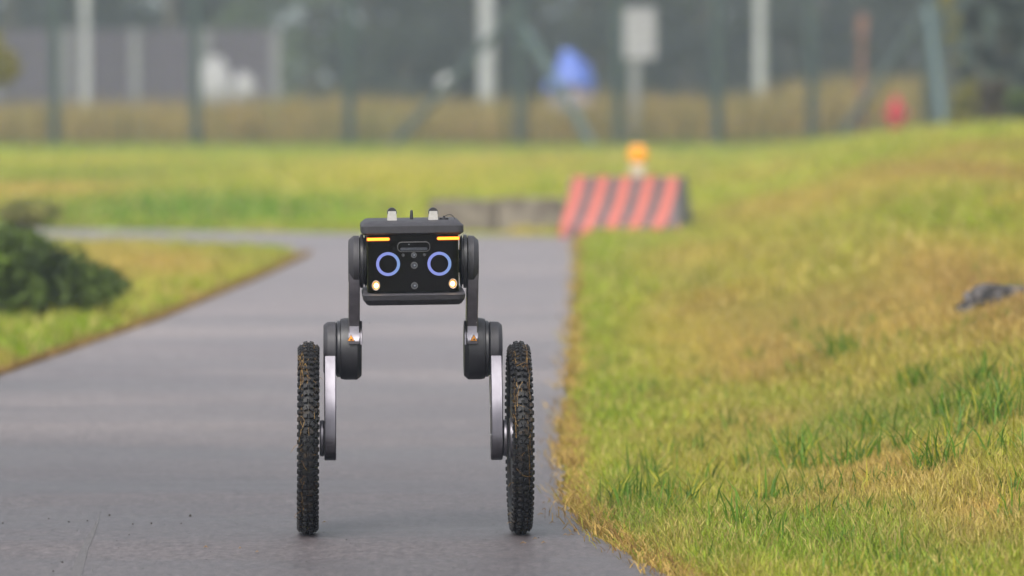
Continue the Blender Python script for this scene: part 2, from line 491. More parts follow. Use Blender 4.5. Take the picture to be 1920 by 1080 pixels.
def H(x, y): return float(height(np.array([x]), np.array([y]))[0])

# palette of the turf (the plants' own colours)
GRN, LIM, YEL, TAN, BRN, OLV = (np.array(q) for q in ((0.105, 0.215, 0.014), (0.215, 0.325, 0.014), (0.410, 0.375, 0.036), (0.490, 0.325, 0.090), (0.340, 0.185, 0.065), (0.110, 0.130, 0.028)))
PATCH = []   # (x, y, rx, ry, colour, weight)
def patch(px, py, rx, ry, c, w, z=0.0):
    p = ground(px, py, z); s = FPX / p.y
    y0, y1 = ground(px, py + ry, z).y, ground(px, max(py - ry, 215), z).y
    PATCH.append((p.x, p.y, rx / s, max((y1 - y0) / 2, 0.2), c, w))
for a in [(1130, 500, 60, 60, LIM, .8), (1400, 610, 170, 60, TAN, .95, .15), (1440, 600, 60, 18, BRN, .4, .2), (1300, 480, 110, 35, TAN, .5, .1), (1180, 760, 120, 60, GRN, .35), (1250, 650, 200, 50, YEL, .4),
          (1600, 800, 160, 50, TAN, .5, .2), (1700, 930, 150, 60, TAN, .6, .1), (1320, 840, 160, 60, TAN, .35, .05), (1180, 960, 90, 45, GRN, .7), (1500, 1040, 420, 45, LIM, .55), (1120, 620, 60, 110, LIM, .6), (1140, 820, 60, 90, LIM, .4), (1450, 1010, 220, 80, GRN, .45), (1200, 1000, 120, 60, GRN, .4), (1750, 1050, 200, 50, GRN, .35), (1550, 480, 260, 60, TAN, .5, .2), (1820, 560, 120, 60, BRN, .5, .35), (1250, 430, 90, 30, LIM, .4), (1500, 740, 200, 30, LIM, .3, .1), (1250, 1030, 60, 30, TAN, .4),
          (1700, 480, 150, 60, TAN, .55, .5), (1850, 480, 90, 60, BRN, .6, .5), (1650, 600, 130, 40, TAN, .5, .4), (1560, 680, 200, 35, GRN, .7, .3), (1800, 640, 140, 30, GRN, .6, .4), (1650, 390, 160, 40, LIM, .55, .5),
          (1450, 370, 160, 30, TAN, .6, .3), (1330, 560, 90, 30, BRN, .5, .1), (1480, 640, 120, 22, BRN, .6, .2), (1620, 520, 140, 30, TAN, .8, .35), (1780, 430, 120, 40, TAN, .8, .5), (1880, 430, 60, 50, BRN, .7, .6), (1500, 300, 150, 16, TAN, .5, .3), (1700, 330, 140, 20, TAN, .6, .5), (1850, 290, 80, 20, BRN, .6, .6), (1650, 880, 130, 35, TAN, .8, .1), (1850, 950, 120, 40, TAN, .8, .12), (1420, 800, 120, 25, TAN, .6, .05), (1880, 330, 60, 60, BRN, .7, .6), (1800, 360, 80, 30, LIM, .5, .6), (1600, 290, 120, 15, LIM, .6, .4), (1500, 520, 150, 35, OLV, .3, .3),
          (700, 330, 260, 30, YEL, .9), (300, 390, 220, 40, GRN, .85), (200, 300, 200, 14, YEL, .5), (560, 400, 130, 40, LIM, .5), (80, 358, 150, 14, TAN, .9), (450, 398, 320, 26, GRN, .8), (180, 330, 250, 12, GRN, .6), (640, 420, 60, 20, LIM, .6), (1000, 300, 300, 14, TAN, .35),
          (300, 285, 1200, 7, LIM, .7), (900, 282, 600, 5, GRN, .5), (290, 505, 150, 26, TAN, .85), (200, 480, 90, 12, TAN, .7), (150, 640, 300, 30, LIM, .5), (500, 480, 60, 16, LIM, .7), (1180, 470, 90, 12, LIM, .6), (1250, 400, 80, 60, LIM, .3)]:
    patch(*a)
def tint(x, y, jitter=None):
    n1 = fbm(x * 0.9, y * 0.45, 21)[:, None]; n2 = fbm(x * 2.7 + 9, y * 1.6, 33)[:, None]; n3 = fbm(x * 7 + 5, y * 5, 44, 3)[:, None]
    c = LIM * (1 - n1) + YEL * n1
    w = np.clip((n2 - 0.55) * 4, 0, 1); c = c * (1 - w * .75) + TAN * w * .75
    w = np.clip((0.44 - n2) * 4, 0, 1); c = c * (1 - w * .7) + GRN * w * .7
    for (px, py, rx, ry, cc, ww) in PATCH:
        q = np.exp(-(((x - px) / rx) ** 2 + ((y - py) / ry) ** 2))[:, None] * ww
        q = np.clip(q * (0.65 + 0.7 * n3), 0, 1)
        c = c * (1 - q) + cc * q
    d = off_road(x, y)[:, None]
    w = np.clip(1 - d / 0.05, 0, 1) * 0.6 * (d > -0.1); c = c * (1 - w) + (TAN * .8 + BRN * .2) * w
    return c * (0.86 + 0.28 * n3)

# ground sheet
xs = np.unique(np.concatenate([np.arange(-5, 5.01, 0.09), np.arange(-14, 14.1, 0.5), np.arange(-60, 61, 4), np.arange(-300, 301, 40)]).round(3))
ys = np.unique(np.concatenate([np.arange(9, 50, 0.2), np.arange(50, 120, 0.7), np.arange(-30, 9, 1.5), np.arange(120, 200, 4), np.arange(200, 521, 40)]).round(3))
X, Y = np.meshgrid(xs, ys)
xf, yf = X.ravel(), Y.ravel()
Z = height(xf, yf)
nx, ny = len(xs), len(ys)
i, j = np.meshgrid(np.arange(nx - 1), np.arange(ny - 1)); i, j = i.ravel(), j.ravel()
quads = np.stack([j * nx + i, j * nx + i + 1, (j + 1) * nx + i + 1, (j + 1) * nx + i], 1)
ground_tint = tint(xf, yf)
gw = np.clip((yf - 20) / 25, 0, 1)[:, None]        # near turf shows soil, with shade between blades painted in; far meadow is closed
g = bulk_mesh('ground', np.stack([xf, yf, Z], 1), [quads], M['turf'], ground_tint * (0.42 + 0.58 * gw), kind='structure')
for p in g.data.polygons: p.use_smooth = True

# paved path with its side branch, one sheet
ol = [(edge_r(y), y) for y in np.concatenate([np.arange(-28, 12, 1.0), np.arange(12, 18, 0.12), np.arange(18, 42.4, 0.5)])]
rr = random.Random(3)
ol = [(x + rr.uniform(-0.012, 0.012) * (y > 10), y) for x, y in ol]
bx_ = [0.3, -0.5, -1.5, -3, -6, -12, -25, -50]
ol += [(x, 42.65 - 0.55 * x) for x in bx_]
ol += [(x, float(front(x))) for x in (-50, -25, -12, -6, -3.4, -2.7, -2.07, -1.8, -1.6, -1.46)]
ol += [(edge_l(y), y) for y in np.arange(37.6, -28, -0.5)]
bm = bmesh.new()
vv = [bm.verts.new((x, y, 0.004)) for x, y in ol]
bm.faces.new(vv)
bmesh.ops.triangulate(bm, faces=bm.faces)
bmesh.ops.recalc_face_normals(bm, faces=bm.faces)
me = bpy.data.meshes.new('path'); bm.to_mesh(me); bm.free()
if me.polygons[0].normal.z < 0: me.flip_normals()
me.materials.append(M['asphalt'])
road = bpy.data.objects.new('path', me); COL.objects.link(road); tag(road, kind='structure')

# pale sealed joint across the near left of the asphalt
jm = []
for px, py, hw in ((188, 962, .001), (181, 986, .0035), (168, 1012, .006), (158, 1034, .009), (150, 1056, .009), (143, 1082, .010), (130, 1120, .011)):
    p = ground(px, py); w_ = hw * random.uniform(1.1, 2.0); jm += [(p.x - w_ * 0.9, p.y, .0052), (p.x + w_ * 0.9, p.y, .0052)]
me = bpy.data.meshes.new('path_joint'); me.from_pydata(jm, [], [(2 * k, 2 * k + 1, 2 * k + 3, 2 * k + 2) for k in range(len(jm) // 2 - 1)])
me.materials.append(simple('pale_joint', (0.060, 0.0555, 0.057), (0.095, 0.089, 0.091), 60, 0.62, bmp=0.002))
jo = bpy.data.objects.new('path_joint', me); COL.objects.link(jo); tag(jo, kind='structure')

# ------------------------------------------------------------------ grass
def blades(name, x, y, h, w, lean, mat, col, lean_dir=None, z0=None, curl=0.35, **k):
    n = len(x)
    z = (height(x, y) if z0 is None else z0) - 0.004
    a = rng.uniform(0, 2 * np.pi, n); ld = rng.uniform(0, 2 * np.pi, n) if lean_dir is None else lean_dir
    dx, dy = np.cos(a) * w / 2, np.sin(a) * w / 2
    lx, ly = np.cos(ld) * lean * h, np.sin(ld) * lean * h
    hz = h * np.sqrt(np.clip(1 - lean ** 2 * 0.8, 0.05, 1))
    P = np.zeros((n, 5, 3))
    P[:, 0] = np.stack([x - dx, y - dy, z], 1); P[:, 1] = np.stack([x + dx, y + dy, z], 1)
    mx, my = x + lx * curl, y + ly * curl
    P[:, 2] = np.stack([mx + dx * .8, my + dy * .8, z + hz * .58], 1); P[:, 3] = np.stack([mx - dx * .8, my - dy * .8, z + hz * .58], 1)
    P[:, 4] = np.stack([x + lx, y + ly, z + hz], 1)
    b0 = np.arange(n)[:, None] * 5
    q = b0 + np.array([[0, 1, 2, 3]]); t = b0 + np.array([[3, 2, 4]])
    return bulk_mesh(name, P.reshape(-1, 3), [q, t], mat, np.repeat(col, 5, 0), **k)
def scatter(x0, x1, y0, y1, dens, lo=0.0):
    n = int((x1 - x0) * (y1 - y0) * dens)
    x = rng.uniform(x0, x1, n); y = rng.uniform(y0, y1, n)
    # keep what the photograph's field of view can reach, with a margin for a step aside
    k = (np.abs(x) < y * 0.09 + 0.9)
    x, y = x[k], y[k]
    d = off_road(x, y)
    k = d > lo + rng.uniform(-0.02, 0.04, len(x)) + 0.16 * (fbm(x * 4, y * 3, 3, 3) - 0.55)
    return x[k], y[k]
def blade_colours(x, y, dry=0.25, var=0.42):
    c = tint(x, y); n = len(x)
    r = rng.uniform(0, 1, n)[:, None]
    c = c * (1 + rng.uniform(-var, var, n)[:, None])
    dr = (r < dry); c = np.where(dr, c * .3 + np.array((.48, .36, .13)) * rng.uniform(.45, 1.25, n)[:, None] * .8, c)
    gr = (r > 0.78); c = np.where(gr, c * .72 + GRN * .25, c)
    return c
def field(name, x0, x1, y0, y1, dens, h, w, dry, label, lo=0.0):
    x, y = scatter(x0, x1, y0, y1, dens, lo)
    n = len(x)
    hh = rng.uniform(h[0], h[1], n) * (0.55 + 0.9 * fbm(x * 2.2, y * 2.2, 71))
    d = off_road(x, y)
    hh *= np.clip(0.72 + d * 2.2, 0.72, 1)
    ln = np.clip(rng.normal(0.55, 0.22, n) + np.clip(0.15 - d, 0, .15) * 1.5, 0.05, 1.0)
    return blades(name, x, y, hh, rng.uniform(w[0], w[1], n), ln, M['grass'], blade_colours(x, y, dry), kind='stuff', label=label)
field('grass', -0.1, 2.4, 11.6, 18.5, 10500, (0.028, 0.062), (0.0022, 0.0045), 0.33, 'short green and straw coloured grass on the verge beside the path')
field('grass', -0.1, 3.2, 18.5, 27, 3800, (0.035, 0.075), (0.004, 0.008), 0.3, 'mixed green and dry grass on the rising bank')
field('grass', 0.0, 5.2, 27, 48, 900, (0.04, 0.10), (0.009, 0.016), 0.3, 'grass on the far part of the bank')
field('grass', -5.2, -1.2, 17, 45, 1100, (0.03, 0.09), (0.006, 0.012), 0.3, 'yellow green grass verge left of the path')
field('grass', -8, 10.5, 43.5, 99, 90, (0.03, 0.08), (0.02, 0.04), 0.2, 'mown meadow grass between the path and the fence')

# tussocks of long coarse blades on the verge (each one a clump one can point at only as a mass)
tx, ty, th, tc = [], [], [], []
for k in range(170):
    y = random.uniform(12.6, 24); x = float(edge_r(y)) + random.uniform(0.12, 2.0)
    if k < 26:
        px, py = [(1790, 830), (1850, 850), (1880, 860), (1690, 860), (1640, 830), (1400, 880), (1480, 880), (1330, 900), (1240, 920), (1190, 940), (1150, 930), (1560, 690), (1590, 700), (1750, 900), (1900, 830), (1830, 800), (1720, 780), (1500, 900), (1600, 870), (1300, 940), (1450, 950), (1860, 900), (1780, 860), (1260, 960), (1380, 990), (1210, 890)][k]
        p = ground(px, py, 0.10 if px > 1500 else 0.03); x, y = p.x, p.y
    n = random.randint(14, 34) * (2 if k < 26 and x > 0.8 else 1); big = (1.5 if x > 0.8 else 1.25) if k < 26 else random.uniform(.7, 1.1)
    for q in range(n):
        tx.append(x + random.gauss(0, 0.035)); ty.append(y + random.gauss(0, 0.05)); th.append(random.uniform(0.05, 0.105) * big)
        c = GRN * random.uniform(.5, 1.1) if random.random() < .8 else YEL * random.uniform(.7, 1.1)
        tc.append(c)
tx, ty, th, tc = map(np.array, (tx, ty, th, tc))
keep = off_road(tx, ty) > 0.02
tx, ty, th, tc = tx[keep], ty[keep], th[keep], tc[keep]
blades('grass_tussocks', tx, ty, th, rng.uniform(0.003, 0.0062, len(tx)) * np.where(th > .11, 1.3, 1), np.clip(rng.normal(.5, .25, len(tx)), 0, 1), M['grass'], tc, kind='stuff', label='long dark green tussock blades standing out of the verge')
# dry thatch hanging over the edge of the asphalt
y = np.concatenate([rng.uniform(11.5, 20, 5200), rng.uniform(20, 42, 3000)])
y = y[fbm(y * 2.6, y * 0, 5, 3) > rng.uniform(.3, .62, len(y))]
x = edge_r(y) + rng.normal(0.0, 0.035, len(y)) + 0.035
c = np.array([TAN * random.uniform(.55, 1.2) if random.random() < .72 else (BRN * .7 if random.random() < .5 else YEL * .8) for _ in x])
blades('dry_thatch', x, y, rng.uniform(0.02, 0.06, len(y)), rng.uniform(0.0018, 0.004, len(y)) * np.where(y > 20, 2.2, 1), np.clip(rng.normal(.85, .12, len(y)), .4, 1), M['grass'], c,
       lean_dir=rng.normal(np.pi, 1.7, len(y)), z0=np.maximum(height(x, y), 0.008), kind='stuff', label='dry straw thatch along the asphalt edge')
y = rng.uniform(17, 38, 9000); x = edge_l(y) - np.abs(rng.normal(0.0, 0.03, len(y))) + 0.01
c = np.array([TAN * random.uniform(.35, .8) if random.random() < .6 else BRN * .5 for _ in x])
blades('dry_thatch', x, y, rng.uniform(0.02, 0.055, len(y)), rng.uniform(0.003, 0.007, len(y)), np.clip(rng.normal(.8, .12, len(y)), .4, 1), M['grass'], c, lean_dir=rng.normal(0, 1.0, len(y)), z0=np.maximum(height(x, y), 0.008), kind='stuff', label='brown dead grass at the left edge of the asphalt')
# tall dry reeds beyond the fence
n = 26000
x = rng.uniform(-14, 14, n); y = rng.uniform(100.4, 113, n)
hh = (0.55 + 0.65 * fbm(x * .5, y * .3, 81) + 0.018 * x) * rng.uniform(.5, 1.15, n)
nn = np.clip(fbm(x * .45, y * .5, 91)[:, None] * 1.1 + .18, 0, 1)
c = (TAN * .85) * nn + (OLV * 1.5) * (1 - nn)
low = rng.uniform(0, 1, n)[:, None] < .15
c = np.where(low, OLV * 1.3, c) * rng.uniform(.6, 1.15, n)[:, None]
blades('tall_dry_grass', x, y, hh, rng.uniform(.02, .045, n), np.clip(rng.normal(.25, .12, n), 0, .7), M['grass'], c, kind='stuff', label='tall tan dry grass standing behind the wire fence')
n = 11000
x = rng.uniform(-12, 12, n); y = rng.uniform(98.0, 100.6, n)
x[9000:] = rng.uniform(3.5, 10, 2000); y[9000:] = rng.uniform(88, 99, 2000)
c = np.where(rng.uniform(0, 1, n)[:, None] < .45, GRN * .8, OLV * 1.1) * rng.uniform(.7, 1.2, n)[:, None]
blades('fence_foot_grass', x, y, rng.uniform(.04, .12, n) * (0.4 + fbm(x * .8, y, 61)), rng.uniform(.02, .04, n), np.clip(rng.normal(.35, .15, n), 0, .8), M['grass'], c, kind='stuff', label='green unmown grass along the foot of the fence')

# ------------------------------------------------------------------ foliage helpers
def leaf_cloud(n, clumps, size, flat=0.0):
    """n leaf quads spread round clump centres (x, y, z, r)"""
    cl = np.array(clumps); pick = rng.choice(len(cl), n, p=cl[:, 3] ** 2 / (cl[:, 3] ** 2).sum())
    dirs = rng.normal(size=(n, 3)); dirs /= np.linalg.norm(dirs, axis=1)[:, None]
    rad = cl[pick, 3] * rng.uniform(0.35, 1.0, n) ** 0.5
    p = cl[pick, :3] + dirs * rad[:, None] * np.array([1, 1, 0.8])
    u = rng.normal(size=(n, 3)); u /= np.linalg.norm(u, axis=1)[:, None]
    w = np.cross(u, rng.normal(size=(n, 3))); w /= np.linalg.norm(w, axis=1)[:, None]
    s = rng.uniform(size[0], size[1], n)[:, None]
    P = np.stack([p - u * s, p + w * s * .45, p + u * s, p - w * s * .45], 1)
    return P.reshape(-1, 3), [np.arange(n * 4).reshape(n, 4)]
def tree_meshes(seed, hgt, rad, low, leaves, leafsize, nclump=26):
    rd = random.Random(seed)
    cl = []
    for k in range(nclump):
        t = rd.random(); z = low + (hgt - low) * t
        rr_ = rad * math.sin(math.pi * (0.16 + 0.78 * t)) * (0.45 + 0.55 * rd.random()); a = rd.uniform(0, 6.283)
        cl.append((math.cos(a) * rr_, math.sin(a) * rr_, z, rad * rd.uniform(.22, .42)))
    v_, f_ = leaf_cloud(leaves, cl, leafsize)
    tm = MB()
    base = rad * 0.07
    tm.tube([(0, 0, -0.1), (rd.uniform(-.05, .05), 0, hgt * .3), (rd.uniform(-.2, .2), rd.uniform(-.2, .2), hgt * .62), (0, 0, hgt * .88)], [base * 1.3, base, base * .6, base * .15], 8)
    for k in range(6):
        c_ = cl[k * 3 % len(cl)]; z0 = max(low * .7, c_[2] * .55)
        tm.tube([(0, 0, z0), (c_[0] * .5, c_[1] * .5, (z0 + c_[2]) / 2), c_[:3]], [base * .5, base * .3, base * .1], 5)
    return (v_, f_), tm
def make_plant(name, tm, lm, mat, loc, parts=('trunk', 'crown'), rz=0, sc=1.0, **k):
    root = empty(name, loc, rz, **k); root.scale = (sc, sc, sc)
    inst(parts[0], tm, root); inst(parts[1], lm, root)
    return root
TREES = {}
def tree_kind(key, seed, hgt, rad, low, leaves, size, mat, bark='bark', nclump=26):
    (v_, f_), tm = tree_meshes(seed, hgt, rad, low, leaves, size, nclump)
    lm = bulk_mesh('mesh_only', v_, f_, M[mat]); lm.name = key + '_leaves'
    TREES[key] = (tm.mesh(key + '_wood', M[bark]), lm)
tree_kind('dark_tree', 1, 8.2, 2.3, 0.5, 6500, (.08, .17), 'tree_dark')
tree_kind('grey_tree', 2, 7.4, 2.1, 0.3, 6500, (.08, .16), 'tree_grey')
tree_kind('pale_tree', 3, 5.2, 1.7, 0.5, 5000, (.07, .14), 'tree_pale')
tree_kind('grey_shrub', 4, 2.6, 1.5, 0.2, 4000, (.06, .13), 'tree_grey', nclump=18)
tree_kind('dark_shrub', 5, 2.2, 1.5, 0.2, 4000, (.06, .12), 'tree_dark', nclump=18)

# ------------------------------------------------------------------ wood behind everything
trees = [  # photo x, depth, kind, label
    (20, 139, 'dark_tree', 'dark tree above the left end of the slab wall'), (175, 143, 'dark_tree', 'dark bluish tree behind the slab wall, right of the left white pole'),
    (320, 138, 'dark_tree', 'dark tree behind the slab wall between its second and third posts'), (430, 142, 'dark_tree', 'dark tree behind the wall left of the pale green tree'),
    (585, 134, 'pale_tree', 'pale green bushy tree behind the right end of the slab wall'), (690, 141, 'grey_tree', 'grey green tree just right of the pale green tree'),
    (800, 144, 'dark_tree', 'dark tree left of the thick white pole'), (900, 139, 'grey_tree', 'dull green tree straight behind the thick white pole'),
    (1010, 143, 'dark_tree', 'dark tree behind the blue tarpaulin'), (1100, 138, 'grey_tree', 'grey green tree between the blue tarpaulin and the sign board'),
    (1215, 142, 'dark_tree', 'dark tree behind the pale sign board'), (1320, 137, 'grey_tree', 'dull green tree between the sign board and the right white pole'),
    (1430, 144, 'dark_tree', 'dark tree behind the right white pole'), (1540, 138, 'grey_tree', 'grey green tree right of the right white pole'),
    (1650, 143, 'dark_tree', 'dark tree above the red hydrant'), (1770, 137, 'grey_tree', 'dull green tree behind the fence corner'), (1880, 141, 'dark_tree', 'dark tree at the right edge behind the fence')]
for k, (px, Yd, kd, lb) in enumerate(trees):
    xx_ = (px - 960) / FPX * Yd
    make_plant(kd, *TREES[kd], None, (xx_, Yd, H(xx_, Yd) - .02), rz=k * 1.7, sc=0.9 + 0.2 * ((k * 37) % 10) / 10, label=lb, cat='tree', group='trees of the misty wood')
shr = [(760, 128, 'grey_shrub', 'grey green shrub left of the round white lamp'), (690, 130, 'dark_shrub', 'dark shrub beside the right end of the slab wall'), (985, 129, 'dark_shrub', 'dark shrub left of the blue tarpaulin'),
       (1120, 131, 'grey_shrub', 'grey shrub just right of the blue tarpaulin'), (1290, 128, 'dark_shrub', 'dark shrub between the sign post and the fence post'), (1480, 130, 'grey_shrub', 'grey shrub right of the right white pole'),
       (1590, 129, 'dark_shrub', 'dark shrub behind the thin rusty pole'), (1400, 131, 'dark_shrub', 'dark shrub left of the right white pole'), (870, 130, 'dark_shrub', 'dark shrub behind the foot of the thick white pole')]
for k, (px, Yd, kd, lb) in enumerate(shr):
    xx_ = (px - 960) / FPX * Yd
    make_plant(kd, *TREES[kd], None, (xx_, Yd, H(xx_, Yd) - .02), parts=('stems', 'foliage'), rz=k * 2.1, sc=0.9 + .03 * k, label=lb, cat='shrub', group='shrubs at the edge of the wood')
cl = [(rng.uniform(-60, 60), rng.uniform(150, 172), rng.uniform(0.5, 9), rng.uniform(1.3, 2.6)) for _ in range(520)]
v_, f_ = leaf_cloud(60000, cl, (.22, .42))
v_[:, 2] = np.maximum(v_[:, 2], 0.0)
bulk_mesh('wood', v_, f_, M['tree_dark'], kind='stuff', label='misty wood closing the view behind the single trees')

# ------------------------------------------------------------------ slab wall
WY = 127.0
def wx(px, Yd): return (px - 960) / FPX * Yd
wall = empty('slab_wall', (wx(260, WY), WY, H(wx(260, WY), WY)), label='grey violet concrete slab wall with pale posts at the left', cat='wall')
WZ = 1.17 + 95 / (FPX / WY)
posts_px = [-140, -10, 125, 255, 388, 518]
ph_ = MB().prism([(-.14, -.3), (.14, -.3), (.14, WZ + .02), (-.14, WZ + .02)], -.11, .11, .02).mesh('wall_post', M['wall_post'])
for px in posts_px: inst('post', ph_, wall, (wx(px, WY) - wall.location.x, 0, 0))
for a, b_ in zip(posts_px[:-1], posts_px[1:]):
    x0, x1 = wx(a, WY) - wall.location.x + .10, wx(b_, WY) - wall.location.x - .10
    for r_ in range(5):
        hz = (WZ + .1) / 5
        MB().prism([(-.04, 0.008), (.04, 0.008), (.04, hz - .008), (-.04, hz - .008)], x0, x1, .008).build('slab', M['wall_slab'], wall, (0, 0.004 * (r_ % 2), -.1 + r_ * hz))

# ------------------------------------------------------------------ white poles, sign, boulders, tarpaulin, lamp
def pole(px, w, Yd, hgt, label):
    x = wx(px, Yd)
    root = empty('white_pole', (x, Yd, H(x, Yd)), label=label, cat='pole', group='white poles beyond the fence')
    MB().lathe([(-.1, w / 2), (hgt * .5, w * .48), (hgt, w * .44)], 20, 'Z').build('shaft', M['white_paint'], root)
    MB().lathe([(-.05, w * .62), (.12, w * .62), (.15, w * .5)], 20, 'Z').build('collar', M['wall_post'], root)
    MB().lathe([(hgt, w * .5), (hgt + .06, w * .5), (hgt + .12, w * .2)], 20, 'Z').build('cap', M['wall_post'], root)
pole(161, .19, 114, 6.5, 'slim white pole in front of the slab wall at the left')
pole(913, .32, 114, 7.0, 'thickest white pole, in the middle above the robot')
pole(1425, .22, 117, 6.5, 'white pole at the right between two green fence posts')

sx_, sy_ = wx(1191, 101.5), 101.5
root = empty('road_sign', (sx_, sy_, H(sx_, sy_)), label='pale rectangular sign board on a post behind the fence', cat='sign')
MB().lathe([(-.1, .095), (1.6, .095)], 16, 'Z').build('post', M['sign_post'], root)
pz0, pz1 = 1.17 + (150 - 112) / (FPX / sy_), 1.17 + (150 - 16) / (FPX / sy_)
MB().prism([(-.02, pz0), (.02, pz0), (.02, pz1), (-.02, pz1)], -.34, .36, .012).build('board', M['sign_face'], root, (0, -.12, 0))
for zz in (pz0 + .2, pz1 - .2): MB().box((0, -.09, zz), (.5, .03, .05)).build('bracket', M['sign_post'], root)

def lump(name, r, seed, mat, sub=3, amp=.25, parent=None, loc=(0, 0, 0), rz=0, **k):
    from mathutils import noise as mn
    bm = bmesh.new(); bmesh.ops.create_icosphere(bm, subdivisions=sub, radius=1)
    for v in bm.verts:
        q = mn.noise(v.co * 1.3 + Vector((seed, 0, 0))) + .4 * mn.noise(v.co * 3.4 + Vector((0, seed, 0)))
        v.co = v.co * (1 + amp * q)
        v.co = Vector((v.co.x * r[0], v.co.y * r[1], v.co.z * r[2]))
    me = bpy.data.meshes.new(name); bm.to_mesh(me); bm.free(); me.materials.append(mat)
    for p in me.polygons: p.use_smooth = True
    me.set_sharp_from_angle(angle=R(28))
    return inst(name, me, parent, loc, (0, 0, rz), **k)
bx = wx(400, 112); lump('white_boulder', (.38, .35, .56), 3.1, M['white_stone'], loc=(bx, 112, H(bx, 112) + 1.05), amp=.35, label='larger irregular white boulder set on the stone heap behind the fence', cat='boulder')
bx = wx(457, 112); lump('white_boulder', (.24, .25, .34), 8.4, M['white_stone'], loc=(bx, 112, H(bx, 112) + .95), amp=.3, label='smaller white boulder right of the larger one on the heap', cat='boulder')
bx = wx(425, 112.3); lump('stone_heap', (1.1, .7, .86), 5.5, M['concrete'], loc=(bx, 112.5, H(bx, 112) - .05), amp=.3, label='dull stone heap under the two white boulders in the dry grass', cat='stone heap')
# blue tarpaulin over a heap on a low frame
bx = wx(1066, 106); tz = H(bx, 106)
root = empty('tarpaulin_stand', (bx, 106, tz), label='bright blue peaked tarpaulin over grey sacks behind the fence', cat='tarpaulin')
s106 = FPX / 106
def zt(py, s=s106): return 1.17 - (py - 150) / s
peak = (-.05, 0, zt(90))
rim = []
nn_ = 18
for k in range(nn_):
    a = 2 * math.pi * k / nn_
    rim.append((.46 * math.cos(a) + (.05 if math.cos(a) > 0 else 0), .42 * math.sin(a), zt(160) + .07 * math.sin(a * 3)))
mid = [(q[0] * .66 + .07, q[1] * .66, zt(128) + .06 * math.sin(k * 1.9)) for k, q in enumerate(rim)]
top = [(-.05 + q[0] * .16, q[1] * .16, zt(94)) for q in rim]
MB().loft([[(q[0] * 1.0, q[1], q[2] - .05) for q in rim], rim, mid, top]).build('cover', M['blue_tarp'], root, angle=60)
lump('sacks', (.42, .35, .5), 2.2, M['lilac'], parent=root, loc=(.06, 0, zt(172) - .2))
MB().box((0, 0, (zt(190)) / 2 - .05), (.6, .5, zt(190) + .1)).build('base', M['sign_post'], root)
# round lamp
bx = wx(838, 112); root = empty('globe_lamp', (bx, 112, H(bx, 112)), label='round pale globe lamp on a short post in the tall grass', cat='lamp')
zc = 1.17 - (160 - 150) / (FPX / 112)
MB().lathe([(-.1, .05), (zc - .15, .04)], 10, 'Z').build('post', M['sign_post'], root)
MB().lathe([(zc - .2, .03), (zc - .19, .09)] + [(zc + .185 * math.sin(R(t)), .185 * math.cos(R(t))) for t in range(-60, 86, 12)], 20, 'Z').build('globe', M['white_stone'], root)

# ------------------------------------------------------------------ fence
FY = 99.0
def fz(x, y): return H(x, y)
fence = empty('wire_fence', (0, FY, H(0, FY)), label='dark green wire mesh fence with braced steel posts across the field', cat='fence')
f0 = fence.location
def fpost(x, y, r=.058, hgt=3.1):
    MB().lathe([(-.3, r), (hgt, r), (hgt + .03, r * .7)], 12, 'Z').build('post', M['green_steel'], fence, (x - f0.x, y - f0.y, fz(x, y) - f0.z))
def brace(p, q, mat='green_steel', r=.045):
    MB().tube([Vector(p) - f0, Vector(q) - f0], r, 8).build('brace', M[mat], fence)
def wires(x0, y0, x1, y1, hgt=2.95):
    L = math.hypot(x1 - x0, y1 - y0); n = max(2, int(L / .06)); mb = MB(); t = .0028
    dx, dy = (x1 - x0) / L, (y1 - y0) / L
    rot = Matrix.Rotation(math.atan2(dy, dx), 3, 'Z')
    za, zb = fz(x0, y0), fz(x1, y1)
    for k in range(1, n):
        f = k / n; zb_ = za + (zb - za) * f + .05
        mb.box((x0 + dx * L * f - f0.x, y0 + dy * L * f - f0.y, zb_ + hgt / 2 - f0.z), (t * 2, t * 2, hgt), rot)
    for k in range(15):
        z = (za + zb) / 2 + .07 + k * hgt / 14.5
        mb.box(((x0 + x1) / 2 - f0.x, (y0 + y1) / 2 - f0.y, z - f0.z), (L - .1, t * 2.6, t * 2.6), rot)
    mb.build('wire_panel', M['green_steel'], fence, kind='stuff')
fx = [wx(p, FY) for p in (-165, 103, 368, 655, 975, 1160, 1345, 1522, 1742)]
for x in fx: fpost(x, FY, .10 if abs(x - fx[4]) < .01 or abs(x - fx[8]) < .01 else .092)
for a, b_ in zip(fx[:-1], fx[1:]): wires(a, FY, b_, FY)
brace((wx(735, FY - .1), FY - .1, fz(wx(735, FY), FY)), (fx[4], FY, 2.45), r=.075)
brace((wx(1112, FY - .1), FY - .1, fz(wx(1112, FY), FY)), (fx[4], FY, 2.2), 'teal_steel', .075)
brace((wx(1572, FY - .1), FY - .1, fz(wx(1572, FY), FY)), (fx[8], FY, 2.5), r=.075)
brace((wx(1770, 96.5), 96.5, fz(wx(1770, 96.5), 96.5)), (fx[8] - .03, FY - .1, 2.45), 'teal_steel', .07)
# the fence turns at its corner and comes towards the camera
corner = [(fx[8], FY), (7.42, 96.2), (7.52, 93.4), (7.62, 90.6), (7.72, 87.8), (7.82, 85.0), (7.92, 82.2), (8.02, 79.4)]
for x, y in corner[1:]: fpost(x, y, .08)
for (a, b_), (c_, d_) in zip(corner[:-1], corner[1:]): wires(a, b_, c_, d_)
# rusty pole
bx = wx(1615, 100.5); root = empty('rusty_pole', (bx, 100.5, H(bx, 100.5)), label='thin rusty brown pole left of the fence corner', cat='pole')
MB().lathe([(-.1, .06), (2.0, .055)], 10, 'Z').build('shaft', M['rust'], root)
MB().box((0, -.05, 1.95), (.16, .05, .42)).build('plate', M['rust'], root)
